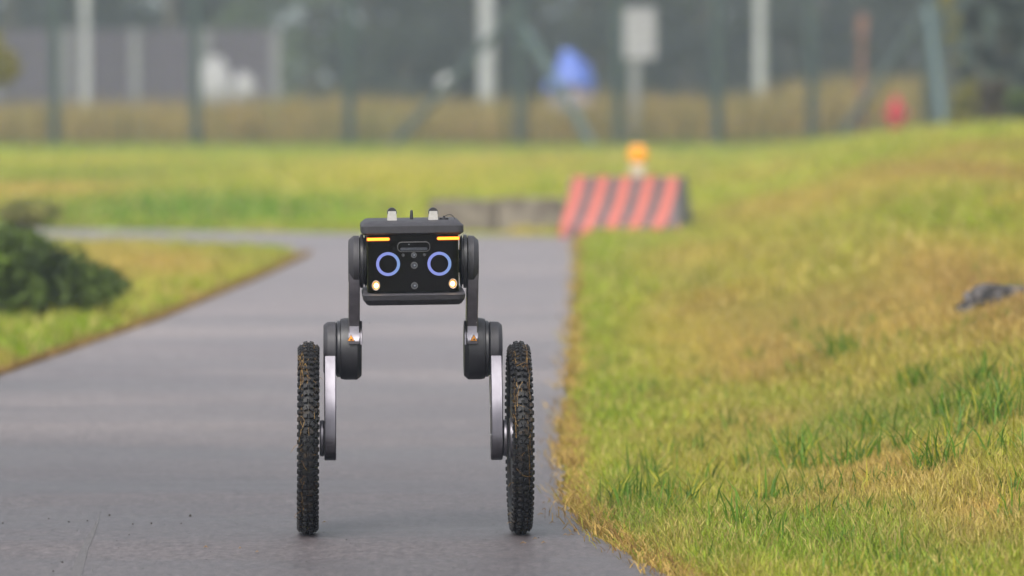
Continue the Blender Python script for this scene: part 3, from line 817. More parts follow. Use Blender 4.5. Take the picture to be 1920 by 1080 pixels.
# hydrant
hx = wx(1680, 97.5); root = empty('fire_hydrant', (hx, 97.5, H(hx, 97.5) - .01), label='bright red fire hydrant at the foot of the fence', cat='hydrant'); root.scale = (1.2, 1.2, 1.1)
MB().lathe([(0, .13), (.03, .13), (.035, .09), (.40, .085), (.405, .115), (.43, .115), (.435, .095), (.50, .08), (.56, .045), (.575, .02)], 20, 'Z').build('barrel', M['red_iron'], root)
MB().lathe([(.57, .028), (.62, .028)], 5, 'Z').build('bonnet_nut', M['red_iron'], root)
for s_ in (-1, 1): MB().lathe([(s_ * .07, .05), (s_ * .15, .05), (s_ * .155, .035), (s_ * .17, .03)], 12, 'X', (0, 0, .33)).build('nozzle', M['red_iron'], root)
MB().lathe([(-.16, .04), (-.155, .06), (-.08, .06)], 14, 'Y', (0, 0, .30)).build('outlet', M['red_iron'], root)

# shrubs by the fence corner and leaves at the frame's sides
def shrub(name, loc, r, hgt, n, size, mat, label, seed, low=.05, cat='shrub', ncl=12, xs_=1.0):
    rd = random.Random(seed)
    cl = []
    for k in range(ncl):
        a = rd.uniform(0, 6.283); t = rd.random(); q = r * .72 * math.sqrt(rd.random()) * (1 - .5 * t)
        cl.append((math.cos(a) * q * xs_, math.sin(a) * q, low + r * .2 + (hgt - low - r * .4) * t, r * rd.uniform(.25, .45)))
    v_, f_ = leaf_cloud(n, cl, size); v_[:, 2] = np.maximum(v_[:, 2], -.02)
    root = empty(name, loc, label=label, cat=cat)
    tm = MB()
    for c_ in cl[:8]: tm.tube([(c_[0] * .1, c_[1] * .1, -.05), (c_[0] * .6, c_[1] * .6, c_[2] * .6), c_[:3]], [r * .035, r * .022, r * .008], 5)
    tm.build('stems', M['bark'], root)
    bulk_mesh('foliage', v_, f_, M[mat], parent=root)
    return root
def gz(px, Yd, **k):
    x = wx(px, Yd); return (x, Yd, H(x, Yd))
shrub('yellow_shrub', gz(1786, 84), .24, 2.5, 2600, (.04, .07), 'yellow_leaf', 'tall thin yellow green shrub in front of the fence corner', 11, low=.9)
shrub('yellow_shrub', gz(1812, 74), .26, .60, 1500, (.04, .07), 'yellow_leaf', 'low yellowish shrub at the foot of the right fence posts', 12)
shrub('brown_shrub', gz(1862, 73), .30, .62, 1800, (.04, .07), 'brown_leaf', 'dark brown shrub between the yellow and the bright green ones', 13)
shrub('green_shrub', gz(1912, 71), .30, .46, 1800, (.04, .07), 'bush', 'green shrub at the right edge below the fence', 14)
for px, Yd, hh_, lb in ((1836, 79, 3.4, 'dark narrow evergreen beside the fence corner, left of its two neighbours'), (1884, 77, 3.3, 'dark narrow evergreen near the right edge, the middle one of three'), (1934, 75, 3.2, 'dark narrow evergreen cut by the right edge of the view')):
    shrub('evergreen_shrub', gz(px, Yd), .34, hh_, 7000, (.035, .07), 'evergreen', lb, px, ncl=26)
p = ground(20, 606)
shrub('dark_bush', (p.x - .05, p.y, H(p.x, p.y)), .46, .45, 4200, (.018, .042), 'bush', 'large dark green bush left of the path', 21, ncl=46, xs_=1.1)
p = ground(130, 602)
shrub('dark_bush', (p.x, p.y, H(p.x, p.y)), .30, .28, 2400, (.016, .036), 'bush', 'lower dark bush leaning out of the right side of the large one', 22, ncl=24, xs_=1.3)
p = ground(200, 572)
shrub('weed_clump', (p.x, p.y, H(p.x, p.y)), .15, .14, 500, (.012, .028), 'bush', 'small dark weed clump right of the bushes', 23, ncl=12, cat='weed')
p = ground(50, 428)
shrub('olive_shrub', (p.x, p.y, H(p.x, p.y)), .36, .17, 1100, (.03, .05), 'olive_leaf', 'low dull olive shrub on the meadow above the large bush', 25)
# small tree whose branch reaches in at the left edge
tx_ = wx(-100, 60)
(v_, f_), tm = tree_meshes(31, 2.6, .95, .6, 5000, (.04, .075), 18)
root = empty('young_tree', (tx_, 60, H(tx_, 60)), label='yellow green leafy branch end reaching in at the left edge', cat='tree'); root.scale = (.72, .72, .68)
tm.build('trunk', M['bark'], root); bulk_mesh('crown', v_, f_, M['yellow_leaf'], parent=root)

# ------------------------------------------------------------------ barrier, beacon, low block, rock
bp = ground(1172, 446)
BRZ = R(-15)
root = empty('concrete_barrier', (bp.x + .02, bp.y + .25, H(bp.x, bp.y + .2)), BRZ, label='concrete barrier block painted with slanting red and dark stripes', cat='barrier')
bpf = [(-.26, -.03), (.26, -.03), (.26, .05), (.20, .13), (.155, .28), (.13, .42), (-.13, .42), (-.155, .28), (-.20, .13), (-.26, .05)]
blk = MB().prism(bpf, -.46, .46, .014)
blk.v = [(x + (.055 if x < 0 else -.03) * max(0, z) / .42, y, z) for x, y, z in blk.v]      # the ends lean in towards the top
blk.build('block', M['barrier'], root)
for s_ in (-1, 1): MB().tube([(s_ * .2 - .03, 0, .41), (s_ * .2 - .03, 0, .435), (s_ * .2 + .03, 0, .435), (s_ * .2 + .03, 0, .41)], .006, 6).build('lifting_loop', M['rust'], root)
bz = root.location.z + .42
s_b = FPX / root.location.y
bxx = (1195 - 960) / s_b
root = empty('warning_lamp', (bxx, root.location.y - .02, bz), label='round amber warning lamp with a cream box on the barrier', cat='warning lamp')
MB().loft([rrect(.055, -.045, .045, .012, 0), rrect(.058, -.048, .048, .014, .01), rrect(.058, -.048, .048, .014, .082), rrect(.045, -.036, .036, .012, .098)]).build('battery_box', M['cream'], root)
MB().lathe([(-.05, .045), (-.046, .062), (-.03, .068), (.03, .068), (.046, .062), (.05, .045)], 32, 'Y', (0, 0, .165)).build('lens', M['amber_lens'], root)
MB().lathe([(-.016, .068), (-.014, .077), (.014, .077), (.016, .068)], 32, 'Y', (0, 0, .165)).build('lens_rim', M['amber_lens_rim'], root)

lp = ground(936, 438)
root_b = empty('concrete_block', (lp.x, lp.y + .2, H(lp.x, lp.y + .2)), R(-3), label='low brown grey concrete kerb block left of the striped barrier', cat='concrete block')
L0, L1 = -.53, .50
for k in range(2):
    a = L0 + (L1 - L0) * (k / 2) + .006; b_ = L0 + (L1 - L0) * ((k + 1) / 2) - .006
    MB().prism([(-.16, -.03), (.16, -.03), (.15, .235 + .01 * k), (-.15, .235 + .01 * k)], a, b_, .014).build('block', M['concrete'], root_b)

rp = ground(1862, 572, .33)
rl = (1874 - 960) / (FPX / rp.y)
lump('rubble_piece', (.135, .06, .045), 6.3, M['rock'], sub=4, amp=.5, loc=(rl + .03, rp.y, H(rl, rp.y) + .045), rz=.1, label='dark grey broken lump of rubble lying on the bank at the right edge', cat='rubble')
lump('rubble_piece', (.04, .04, .032), 1.3, M['rock'], sub=3, amp=.5, loc=(rl - .115, rp.y - .02, H(rl - .1, rp.y) + .035), rz=.6, label='small dark stone touching the left end of the rubble lump', cat='rubble')

# crumbs and leaf scraps on the asphalt
mb = MB()
for (px, py, s_) in [(205, 970, .0035), (357, 971, .004), (284, 985, .0028), (249, 986, .0022), (164, 980, .002), (129, 982, .002), (91, 976, .002), (5, 984, .002), (117, 1058, .0025), (100, 1075, .002), (340, 985, .002), (242, 1006, .002), (1010, 1012, .002)] + [(random.uniform(0, 1000), random.uniform(940, 1078), random.uniform(.0006, .0012)) for _ in range(70)]:
    p = ground(px, py)
    bm_ = [(p.x + math.cos(a) * s_ * random.uniform(.7, 1.5), p.y + math.sin(a) * s_ * 1.5 * random.uniform(.7, 1.3)) for a in np.linspace(0, 5.2, 6)]
    mb.loft([[(q[0], q[1], .003) for q in bm_], [(p.x + (q[0] - p.x) * .6, p.y + (q[1] - p.y) * .6, .004 + s_ * 1.3) for q in bm_]])
mb.build('dirt_crumbs', M['crumb'], kind='stuff', label='dark dirt crumbs scattered on the asphalt')
mb = MB()
scr = [(386, 1031, .02), (482, 1040, .008), (1003, 1015, .009), (608, 984, .012), (1048, 958, .02), (1060, 1008, .012), (1035, 985, .015), (1020, 960, .012), (450, 1033, .006)] + [(random.gauss(1050, 30), random.uniform(760, 1040), random.uniform(.006, .02)) for _ in range(22)]
for px, py, s_ in scr:
    p = ground(px, py); a = random.gauss(0, .5)
    q = [Vector((p.x - s_ / 2 * math.cos(a), p.y - s_ / 2 * math.sin(a), .0055)), Vector((p.x, p.y, .010)), Vector((p.x + s_ / 2 * math.cos(a), p.y + s_ / 2 * math.sin(a), .0065))]
    mb.tube(q, [.0006, .0014, .0005], 4)
mb.build('straw_scraps', M['straw'], kind='stuff', label='straw and leaf scraps lying on the asphalt')

# ------------------------------------------------------------------ the robot
RX, RY = (775 - 960) / 730.0, 14.61
robot = empty('wheeled_robot', (RX, RY, 0.004), R(2.06), label='black and silver two wheeled legged robot standing on the asphalt path', cat='robot')
def zr(py, d=0.0):
    """height over the path of something seen at photo row py and standing d metres in front of the axle"""
    return CAM_H - (py - 150) / (FPX / (RY - d)) - 0.004
def xr(px, d=0.0): return (px - 775) / (FPX / (RY - d))
# head frame: a hair of roll
head = R(-0.75)
def hb(mb, name, mat, parent=robot, angle=35, **k):
    """build a head part turned a little about the depth axis"""
    c = Matrix.Translation((0, 0, .70)) @ Matrix.Rotation(head, 4, 'Y') @ Matrix.Translation((0, 0, -.70))
    mb.v = [tuple(c @ Vector(q)) for q in mb.v]
    return mb.build(name, mat, parent, angle=angle, **k)
D = .17   # front plane of the head
W = xr(870, D)
hx_top = (867.8 - 675.8) / 2 / 738
c0 = xr(772, D)
# body
hb(MB().loft([rrect(.112, -.150, .170, .015, zr(548, D), cx=c0), rrect(.112, -.150, .170, .015, zr(436, D), cx=c0)]), 'body', M['black_plastic'])
# top cover
hb(MB().loft([rrect(hx_top - .010, -D + .014, .180, .016, zr(441.5, D), cx=c0), rrect(hx_top, -D + .002, .190, .018, zr(436.5, D), cx=c0), rrect(hx_top, -D, .190, .018, zr(423.8, D), cx=c0),
              rrect(hx_top - .003, -D + .006, .187, .017, zr(421.2, D), cx=c0), rrect(hx_top - .011, -D + .040, .176, .013, zr(415.3, D), cx=c0), rrect(hx_top - .018, -D + .062, .168, .011, zr(413.8, D), cx=c0)]), 'top_cover', M['charcoal'], angle=18)
# bottom cover
hxb = (870 - 677) / 2 / 738; cb = xr(773.3, D)
hb(MB().loft([rrect(hxb - .016, -D + .026, .170, .014, zr(572.8, D), cx=cb), rrect(hxb - .010, -D + .016, .176, .014, zr(570.3, D), cx=cb), rrect(hxb - .002, -D + .004, .188, .017, zr(562.5, D), cx=cb), rrect(hxb, -D, .190, .018, zr(553.5, D), cx=cb),
              rrect(hxb - .001, -D + .004, .189, .017, zr(551.3, D), cx=cb), rrect(hxb - .004, -D + .045, .186, .014, zr(545.5, D), cx=cb)]), 'bottom_cover', M['charcoal'], angle=18)
# glossy face
FD = .158
hb(MB().loft([rrect(.1165, -FD, .10, .016, zr(547, FD), 8, cx=c0), rrect(.1165, -FD, .10, .016, zr(439, FD), 8, cx=c0)]), 'face_panel', M['gloss_black'], angle=30)
fy = -FD
def disc(px, py, r, t=.003, n=32, r2=None, y0=None):
    return MB().lathe([(fy + .001, r), (fy - t, r), (fy - t - .0005, r * .9)], n, 'Y', (xr(px, FD), 0, zr(py, FD)))
def annulus(cx, cz, r0, r1, y0, y1, n=48):
    mb = MB(); vs_, fs_ = [], []
    for k in range(n):
        a = 2 * math.pi * k / n; c, s = math.cos(a), math.sin(a)
        vs_ += [(cx + c * r1, y0, cz + s * r1), (cx + c * r1, y1, cz + s * r1), (cx + c * r0, y1, cz + s * r0), (cx + c * r0, y0, cz + s * r0)]
    for k in range(n):
        a, b_ = k * 4, ((k + 1) % n) * 4
        for q in range(4):
            q2 = (q + 1) % 4
            fs_.append((a + q, b_ + q, b_ + q2, a + q2))
    return mb.add(vs_, fs_)
sF = FPX / (RY - FD)
# eye rings (object origin at each ring's centre so that its colour runs across it)
for px, py in ((725.4, 495), (821.6, 494.4)):
    mb = annulus(0, 0, 16.8 / sF, 22.4 / sF, .001, -.0015, 64)
    o = mb.build('eye_ring', M['blue'], robot, (xr(px, FD), fy, zr(py, FD)))
# turn signals
for s_, px0, px1, py in ((-1, 684.5, 729.5, 447.6), (1, 817.3, 861.5, 447.6)):
    def bar(ins, y0, y1):
        a, b_ = xr(px0, FD), xr(px1, FD); zc = zr(py, FD); hh = 3.3 / sF - ins
        inner = b_ if s_ < 0 else a; outer = a if s_ < 0 else b_
        dirn = 1 if s_ < 0 else -1
        o_ = [(outer + dirn * (ins + .002), -hh), (outer + dirn * (ins + .002), hh)]
        cxn = inner - dirn * (hh + ins)
        arc = [(cxn + dirn * hh * math.cos(R(t)), hh * math.sin(R(t))) for t in range(90, -91, -20)]
        pts = o_ + arc
        return MB().loft([[(x, y0, zc + z) for x, z in pts], [(x, y1, zc + z) for x, z in pts]])
    # bars follow the panel's rounded flank through a little depth
    lens = hb(bar(0, fy + .012, fy - .0012), 'turn_signal', M['amber_edge'])
    core = bar(.0012, fy + .012, fy - .0022)
    hb(core, 'lamp_core', M['amber_hot'], parent=lens)
# camera window
def slot(px0, px1, py0, py1, ins, y, n=6):
    x0, x1, z0, z1 = xr(px0, FD) + ins, xr(px1, FD) - ins, zr(py1, FD) + ins, zr(py0, FD) - ins
    r = (z1 - z0) * .42; pts = []
    for (ox, oz, a0) in ((x1 - r, z1 - r, 0), (x0 + r, z1 - r, 90), (x0 + r, z0 + r, 180), (x1 - r, z0 + r, 270)):
        for k in range(n + 1):
            a = R(a0 + 90 * k / n); pts.append((ox + math.cos(a) * r, y, oz + math.sin(a) * r))
    return pts
cwin = MB().loft([slot(743, 805, 453, 472.3, 0, fy + .001), slot(743, 805, 453, 472.3, 0, fy - .0016), slot(743, 805, 453, 472.3, .0014, fy - .0020), slot(743, 805, 453, 472.3, .0022, fy + .0004)], closed=True)
cw = hb(cwin, 'camera_window', M['lens_rim'])
hb(MB().loft([slot(746, 802, 455, 470.5, .0005, fy + .001), slot(746, 802, 455, 470.5, .0005, fy - .0008)]), 'glass', M['gloss_black'], parent=cw)
hb(MB().loft([slot(748, 800, 463.5, 470.0, .0006, fy + .001), slot(748, 800, 463.5, 470.0, .0006, fy - .0012)]), 'sensor_strip', M['lens'], parent=cw)
hb(MB().lathe([(fy, .0016), (fy - .0014, .0014)], 12, 'Y', (xr(765, FD), 0, zr(458, FD))), 'indicator', M['lens_centre'], parent=cw)
for px, py, r in ((753.8, 478, 2.8), (774, 478.2, 5.4), (793.6, 478, 2.8), (774.4, 497.4, 6.6), (774.4, 535.6, 6.6)):
    rm = r / sF
    lo = annulus(xr(px, FD), zr(py, FD), rm * .72, rm, fy + .001, fy - .002, 24)
    o = hb(lo, 'camera_lens', M['lens_rim'])
    hb(MB().lathe([(fy + .001, rm * .74), (fy - .0006, rm * .74), (fy - .0012, rm * .4)], 20, 'Y', (xr(px, FD), 0, zr(py, FD))), 'glass', M['lens'], parent=o)
    hb(MB().lathe([(fy - .001, rm * .26), (fy - .0017, rm * .2)], 14, 'Y', (xr(px + r * .1, FD), 0, zr(py, FD))), 'pupil', M['lens_centre'], parent=o)
# headlights
for px, py in ((702, 534), (846.6, 532.5)):
    cx, cz = xr(px, FD), zr(py, FD)
    rw = 7.9 / sF
    def ell(r, y, k=1.22, n=28): return [(cx + math.cos(2 * math.pi * i_ / n) * r, y, cz + math.sin(2 * math.pi * i_ / n) * r * k) for i_ in range(n)]
    hl = hb(MB().loft([ell(rw, fy + .001), ell(rw, fy - .004), ell(rw * .94, fy - .005), ell(rw * .86, fy - .004), ell(rw * .8, fy + .0005)], closed=True), 'headlight', M['metal_dark'])
    hb(MB().loft([ell(rw * .86, fy + .0008), ell(rw * .84, fy - .0022)]), 'lens', M['head_warm'], parent=hl)
    ox = .0008 if px < 770 else -.0008
    def ell2(r, y): return [(q[0] + ox, q[1], q[2] - .0006) for q in ell(r, y, 1.15)]
    hb(MB().loft([ell2(rw * .66, fy - .001), ell2(rw * .62, fy - .0030)]), 'reflector', M['head_mid'], parent=hl)
    hb(MB().loft([ell2(rw * .44, fy - .002), ell2(rw * .40, fy - .0042), ell2(rw * .2, fy - .0052)]), 'led', M['head_hot'], parent=hl)
    ld = bpy.data.lights.new('headlight_glow', 'POINT'); ld.energy = .012; ld.color = (1, .62, .25); ld.shadow_soft_size = .003
    lo_ = bpy.data.objects.new('headlight_glow', ld); COL.objects.link(lo_); lo_.parent = robot; lo_.location = (cx, fy - .012, cz + (.0 if px > 770 else 0))
# carrying handles on the lid
zt0 = zr(414.5, .10)
for px in (732.7, 810.0):
    d_ = .10
    cx = xr(px, d_)
    hn = empty('handle'); hn.parent = robot; hn.location = (cx + .0015, 0, zt0 + (.0005 if px > 780 else 0.0))
    zb, ztp = 0.0, zr(396, d_) - zt0
    for yy, nm in ((-.10, 'bracket'), (-.055, 'bracket')):
        MB().loft([[(-.0124, yy - .0015, zb), (.0124, yy - .0015, zb), (.0124, yy + .010, zb), (-.0124, yy + .010, zb)], [(-.0100, yy - .003, ztp), (.0100, yy - .003, ztp), (.0100, yy + .010, ztp), (-.0100, yy + .010, ztp)]]).build(nm, M['silver'], hn)
    zc = zr(398.5, d_) - zt0; rr_ = .0122
    prof = [(rr_ * math.cos(R(t)), zc + rr_ * math.sin(R(t))) for t in range(0, 181, 15)] + [(-rr_, zc - .004), (-rr_ + .0016, zc - .004), (-rr_ + .0018, zc), (rr_ - .0018, zc), (rr_ - .0016, zc - .004), (rr_, zc - .004)]
    MB().loft([[(x, -.100, z) for x, z in prof], [(x, -.046, z) for x, z in prof]]).build('grip', M['black_plastic'], hn, angle=40)
# antenna
ax = xr(771.3, .02)
an = MB().lathe([(zr(414, .02), .0046), (zr(408, .02), .0044), (zr(398, .02), .0036), (zr(395, .02), .0032), (zr(393.6, .02), .0018)], 16, 'Z', (0, 0, 0)).build('antenna', M['black_plastic'], robot, (ax, -.02, 0))
MB().lathe([(zr(415, .02), .0075), (zr(412.6, .02), .0075), (zr(412, .02), .006)], 16, 'Z').build('base', M['dark_ring'], an)
# capped socket with its strap
cx = xr(831.5, .08)
sk = MB().lathe([(zr(415, .08), .0118), (zr(409, .08), .0118), (zr(408.2, .08), .0105)], 24, 'Z').build('socket_cap', M['black_plastic'], robot, (cx, -.08, 0))
MB().lathe([(zr(409, .08), .0028), (zr(404.8, .08), .0028), (zr(404.2, .08), .002)], 10, 'Z').build('knob', M['black_plastic'], sk)
pts = [(xr(q, .08) - cx, 0, zr(w_, .08)) for q, w_ in ((831.5, 406), (835, 404.2), (839, 402.6), (843, 402.2), (847, 404), (850, 407.5), (851.5, 411), (851.8, 415))]
MB().tube(pts, .0011, 6).build('strap', M['black_plastic'], sk)

KY = 0.10      # knees lie this far behind the axles
zh, zk, za = zr(489.5, 0.0), zr(654, -KY), 0.25 - 0.004
def arc(cy, cz, r, a0, a1, n=10):
    return [(cy + r * math.cos(R(a0 + (a1 - a0) * k / n)), cz + r * math.sin(R(a0 + (a1 - a0) * k / n))) for k in range(n + 1)]
wheel_src = {}
def tyre_mesh():
    mb = MB()
    Rc, rm = .2165, .0262
    nA, nB = 120, 18
    rings = []
    for i_ in range(nA):
        a = 2 * math.pi * i_ / nA; ring = []
        for j_ in range(nB):
            b_ = 2 * math.pi * j_ / nB
            rad = Rc + rm * math.cos(b_) * (1.0 if math.cos(b_) > 0 else 0.75); x = rm * math.sin(b_) * 1.0
            ring.append((x, math.cos(a) * rad, math.sin(a) * rad))
        rings.append(ring)
    mb.loft(rings, closed=True)
    rd = random.Random(5)
    def knob(a, phi, wx_, wl, hh, skew=0.0, taper=.82):
        # a: turn angle, phi: angle across the section, wx_: across, wl: along
        er = Vector((0, math.cos(a), math.sin(a))); et = Vector((0, -math.sin(a), math.cos(a))); ex = Vector((1, 0, 0))
        nrm = er * math.cos(phi) + ex * math.sin(phi); tx_ = ex * math.cos(phi) - er * math.sin(phi)
        c = er * Rc + nrm * (rm - .001)
        u = (tx_ * math.cos(skew) + et * math.sin(skew)); w = (et * math.cos(skew) - tx_ * math.sin(skew))
        vs_ = []
        for hgt, t in ((0, 1.0), (hh, taper)):
            for i_, j_ in ((-1, -1), (1, -1), (1, 1), (-1, 1)):
                vs_.append(c + nrm * hgt + u * i_ * wx_ / 2 * t + w * j_ * wl / 2 * t)
        mb.add(vs_, [(0, 3, 2, 1), (4, 5, 6, 7), (0, 1, 5, 4), (1, 2, 6, 5), (2, 3, 7, 6), (3, 0, 4, 7)])
    N = 76
    for k in range(N):
        a = 2 * math.pi * k / N
        hh = .0088
        if k % 2 == 0:
            for s_ in (-1, 1): knob(a, s_ * .25, .0115, .0115, hh)
        else:
            for s_ in (-1, 1): knob(a, s_ * .27, .0100, .0115, hh, skew=s_ * .35)
            if k % 4 == 1: knob(a + .012, 0, .0035, .007, hh * .7)
        for s_ in (-1, 1):
            knob(a + (.02 if s_ > 0 else .026), s_ * .88, .0130, .0125, .0082 + rd.uniform(-.0005, .0005))
            knob(a + .062 - .02, s_ * .64, .0062, .0085, .0045, skew=s_ * .5)
    return mb.mesh('tyre', M['rubber'], 30)
TY = tyre_mesh()
spoke_me = MB().prism([(-.012, .045), (.012, .045), (.009, .185), (-.009, .185)], -.006, .006, .0015).mesh('spoke', M['metal_dark'])
rd = random.Random(12)
for s_, pxw in ((-1, 577.3), (1, 974.3)):
    # hip
    def sx2(a): return (a - 775) / 730.0        # a: photo column of the right-hand leg, mirrored for the left one
    def X_(a): return s_ * sx2(a)
    hip = MB().lathe([(X_(862), .060), (X_(864.5), .066), (X_(866), .066), (X_(866.6), .060), (X_(868.4), .060), (X_(869), .069), (X_(874.5), .069), (X_(875.5), .062), (X_(877), .058)], 64, 'X').build('hip_joint', M['dark_ring'], robot, (0, -.0, zh))
    MB().lathe([(X_(876.4), .060), (X_(877), .0655), (X_(887.5), .0655), (X_(888), .0650), (X_(896.6), .0545), (X_(897), .050)], 64, 'X').build('motor_cover', M['charcoal'], hip)
    MB().lathe([(X_(861), .040), (X_(863), .057), (X_(864), .057)], 48, 'X').build('flange', M['chrome'], hip)
    # upper leg: tapering link from under the hip cover to the knee motor
    zcut = zr(644.7, -KY + .086)
    ol_ = [(-.050, zh + .0), (-.047, zh - .045), (-.030, zh - .085), (-.002, zh - .125), (KY - .0765, zk + .062), (KY - .0780, zk + .045), (KY - .0810, zk + .030), (KY - .0870, zcut + .006), (KY - .0868, zcut), (KY - .0780, zcut), (KY - .02, zcut + .0), (KY + .045, zk + .01), (KY + .05, zk + .06), (.048, zh - .03), (.040, zh + .01)]
    ul = MB().prism(ol_, X_(875.5), X_(896.3), .0022).build('upper_leg', M['metal_dark'], robot, angle=30)
    # rim of the knee clamp beside the link
    MB().prism([(KY - .080, zcut)] + arc(KY, zk, .0835, 170, 118, 8)[0:] + [(KY - .036, zcut)], X_(870.8), X_(875.3), .0015).build('clamp', M['metal_dark'], ul)
    for zz in (zr(605.5, 0), zr(561, 0)):
        MB().lathe([(X_(875.6), .0018), (X_(874.9), .0018), (X_(874.6), .001)], 8, 'X', (KY - .075 if zz < .6 else -.02, 0, 0)).build('screw', M['chrome'], ul, (0, 0, zz))
    # warning triangle on the front of the link
    lx = s_ * sx2(888.7) if s_ > 0 else (658.0 - 775) / 730; lz = zr(634.5, -KY + .087); ly = KY - .0872
    t_ = .0088
    def tri(q, y, zo=0.0): return [(lx + q * math.sin(R(a)), y, lz - .0015 + zo + q * math.cos(R(a))) for a in (0, 120, 240)]
    wl = MB().loft([tri(.0117, ly + .0004), tri(.0117, ly - .0003)]).build('warning_label', M['label_black'], ul)
    MB().loft([tri(.0096, ly), tri(.0096, ly - .0006)]).build('label_face', M['label_orange'], wl)
    MB().box((lx + .0004, ly - .0008, lz - .0036), (.0062, .0006, .0026)).box((lx + .0018, ly - .0008, lz - .0018), (.0022, .0006, .0018)).build('label_symbol', M['label_black'], wl)
    # knee motor
    knee = MB().lathe([(X_(871.6), .066), (X_(872), .0705), (X_(880), .0800), (X_(903), .0800), (X_(911), .0775), (X_(912), .0725)], 72, 'X').build('knee_joint', M['black_plastic'], robot, (0, KY, zk))
    MB().lathe([(X_(911.5), .072), (X_(912.5), .0735), (X_(917), .0735), (X_(919.5), .068), (X_(920.5), .066)], 64, 'X').build('flange', M['dark_ring'], knee)
    MB().lathe([(X_(920.2), .066), (X_(921), .0705), (X_(936), .0700), (X_(943), .0625), (X_(943.6), .060)], 64, 'X').build('motor_cover', M['charcoal'], knee)
    # lower leg, bright metal, from the knee forward and down to the axle
    zcap = zr(668.5, 0)
    f1 = KY - .0715
    ol_ = [(f1 + .001, zcap)] + [(-.040, za + .105), (-.052, za + .05)] + arc(0, za, .0575, 168, 372, 14) + [(.062, za + .06), (KY + .055, zk - .06), (KY + .068, zk - .01), (KY + .0715, zcap + .0)]
    # keep the top edge straight below the motor cover
    lgm = MB().prism(ol_, X_(920.2), X_(942.2), .0022)
    lg = lgm.build('lower_leg', M['metal'], robot, angle=30)
    for py, fy_ in ((707.5, .035), (763, -.008), (815, -.042)):
        MB().lathe([(0, .0021), (-s_ * .0012, .0021), (-s_ * .0020, .0014)], 10, 'X').build('screw', M['chrome'], lg, (X_(920.1), fy_ + .012, zr(py, 0)))
    MB().prism([(q[0] * .82, za + (q[1] - za) * .82) for q in arc(0, za, .0575, 0, 342, 18)], X_(942.5), X_(951), .003).build('axle_boss', M['metal_dark'], lg, angle=20)
    # wheel
    wxp = (pxw - 775) / 730.0
    wh = empty('wheel'); wh.parent = robot; wh.location = (wxp, 0, .25 - .0045)
    if s_ > 0: wh.rotation_euler = (0, R(-0.5), R(0.3))
    else: wh.rotation_euler = (0, R(0.35), 0)
    ty = inst('tyre', TY, wh, rot=(rd.uniform(0, 6), 0, 0), sc=(.97, 1, 1))
    MB().lathe([(-.016, .186), (-.0165, .205), (-.012, .205), (-.010, .192), (.010, .192), (.012, .205), (.0165, .205), (.016, .186)], 72, 'X').build('rim', M['black_plastic'], wh)
    MB().lathe([(-.026, .03), (-.025, .052), (.025, .052), (.026, .03)], 48, 'X').build('hub', M['metal_dark'], wh)
    for k in range(7): inst('spoke', spoke_me, wh, rot=(k * 2 * math.pi / 7, 0, 0))
    # straw and grass caught in the tread, over the front half
    vs_, fs_ = [], []
    for k in range(56):
        a = rd.uniform(math.pi * .52, math.pi * 1.42) if rd.random() < .8 else rd.uniform(0, 6.28)
        if rd.random() < .5: a = rd.uniform(math.pi * .6, math.pi * 1.1)
        ph = rd.choice([-.55, -.5, .5, .6, rd.uniform(-1, 1)]) + rd.gauss(0, .12)
        if s_ < 0 and rd.random() < .4: ph = -.5 + rd.gauss(0, .05)
        da = rd.gauss(0, 1) * .026; dp = rd.gauss(0, .16)
        if rd.random() < .6: dp *= .3; da *= 1.6
        rdl = rd.uniform(.0045, .0092); n_ = rd.randint(3, 6); wdt = rd.uniform(.0003, .0007)
        prev = len(vs_)
        for q in range(n_):
            er = Vector((0, math.cos(a), math.sin(a))); ex = Vector((1, 0, 0)); nrm = er * math.cos(ph) + ex * math.sin(ph)
            et = Vector((0, -math.sin(a), math.cos(a)))
            pos = er * .2165 + nrm * (.0262 + rdl)
            dr = (et * da + ex * dp * .05).normalized() if (abs(da) + abs(dp)) > 1e-4 else et
            sd_ = nrm.cross(dr).normalized() * wdt
            vs_ += [pos - sd_, pos + sd_]
            if q: fs_.append((prev + 2 * q - 2, prev + 2 * q - 1, prev + 2 * q + 1, prev + 2 * q))
            a += da; ph += dp; da += rd.gauss(0, .008); dp += rd.gauss(0, .08); rdl = min(.0105, max(.003, rdl + rd.gauss(0, .0009)))
    mb = MB().add([(q[0] * .97, q[1], q[2]) for q in vs_], fs_)
    for (a, ph, dv) in ([(3.14, -1.2, (-.020, -.006, -.024)), (2.35, 1.1, (.012, -.004, -.004)), (4.15, -1.1, (-.010, -.004, -.003))] if s_ < 0 else [(4.1, -1.25, (-.012, -.002, -.004)), (4.4, -1.3, (-.012, -.004, -.003)), (3.6, -1.2, (-.014, 0, -.010))]):
        er = Vector((0, math.cos(a), math.sin(a))); ex = Vector((1, 0, 0)); nrm = er * math.cos(ph) + ex * math.sin(ph)
        p0 = er * .2165 + nrm * .030; p0.x *= .9; p2 = p0 + Vector(dv); p1 = (p0 + p2) / 2 + Vector((0, 0, .004))
        mb.tube([p0, p1, p2], [.0007, .0006, .0003], 4)
    mb.build('caught_straw', M['straw'], wh, kind='stuff')
# the link between both hips
MB().lathe([(-.118, .03), (.118, .03)], 24, 'X').build('hip_axle', M['dark_ring'], robot, (0, 0, zh))

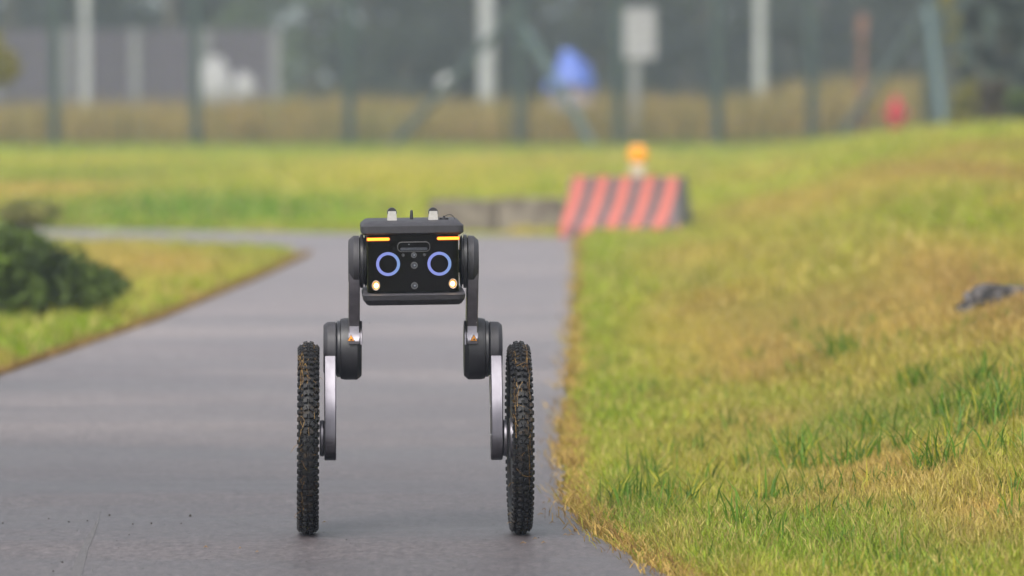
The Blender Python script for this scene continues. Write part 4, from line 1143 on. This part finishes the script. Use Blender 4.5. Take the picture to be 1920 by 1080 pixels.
# ------------------------------------------------------------------ misty air
HAZE = 0.0014
hm = bpy.data.materials.new('haze'); hm.use_nodes = True
nt = hm.node_tree; nt.nodes.clear()
o_ = nt.nodes.new('ShaderNodeOutputMaterial'); pv = nt.nodes.new('ShaderNodeVolumePrincipled')
pv.inputs['Color'].default_value = (0.72, 0.82, 1.0, 1); pv.inputs['Density'].default_value = HAZE; pv.inputs['Anisotropy'].default_value = 0.2
nt.links.new(pv.outputs[0], o_.inputs['Volume'])
hz = MB().box((0, 245, 5.5), (640, 590, 14)).build('haze', hm, kind='stuff')
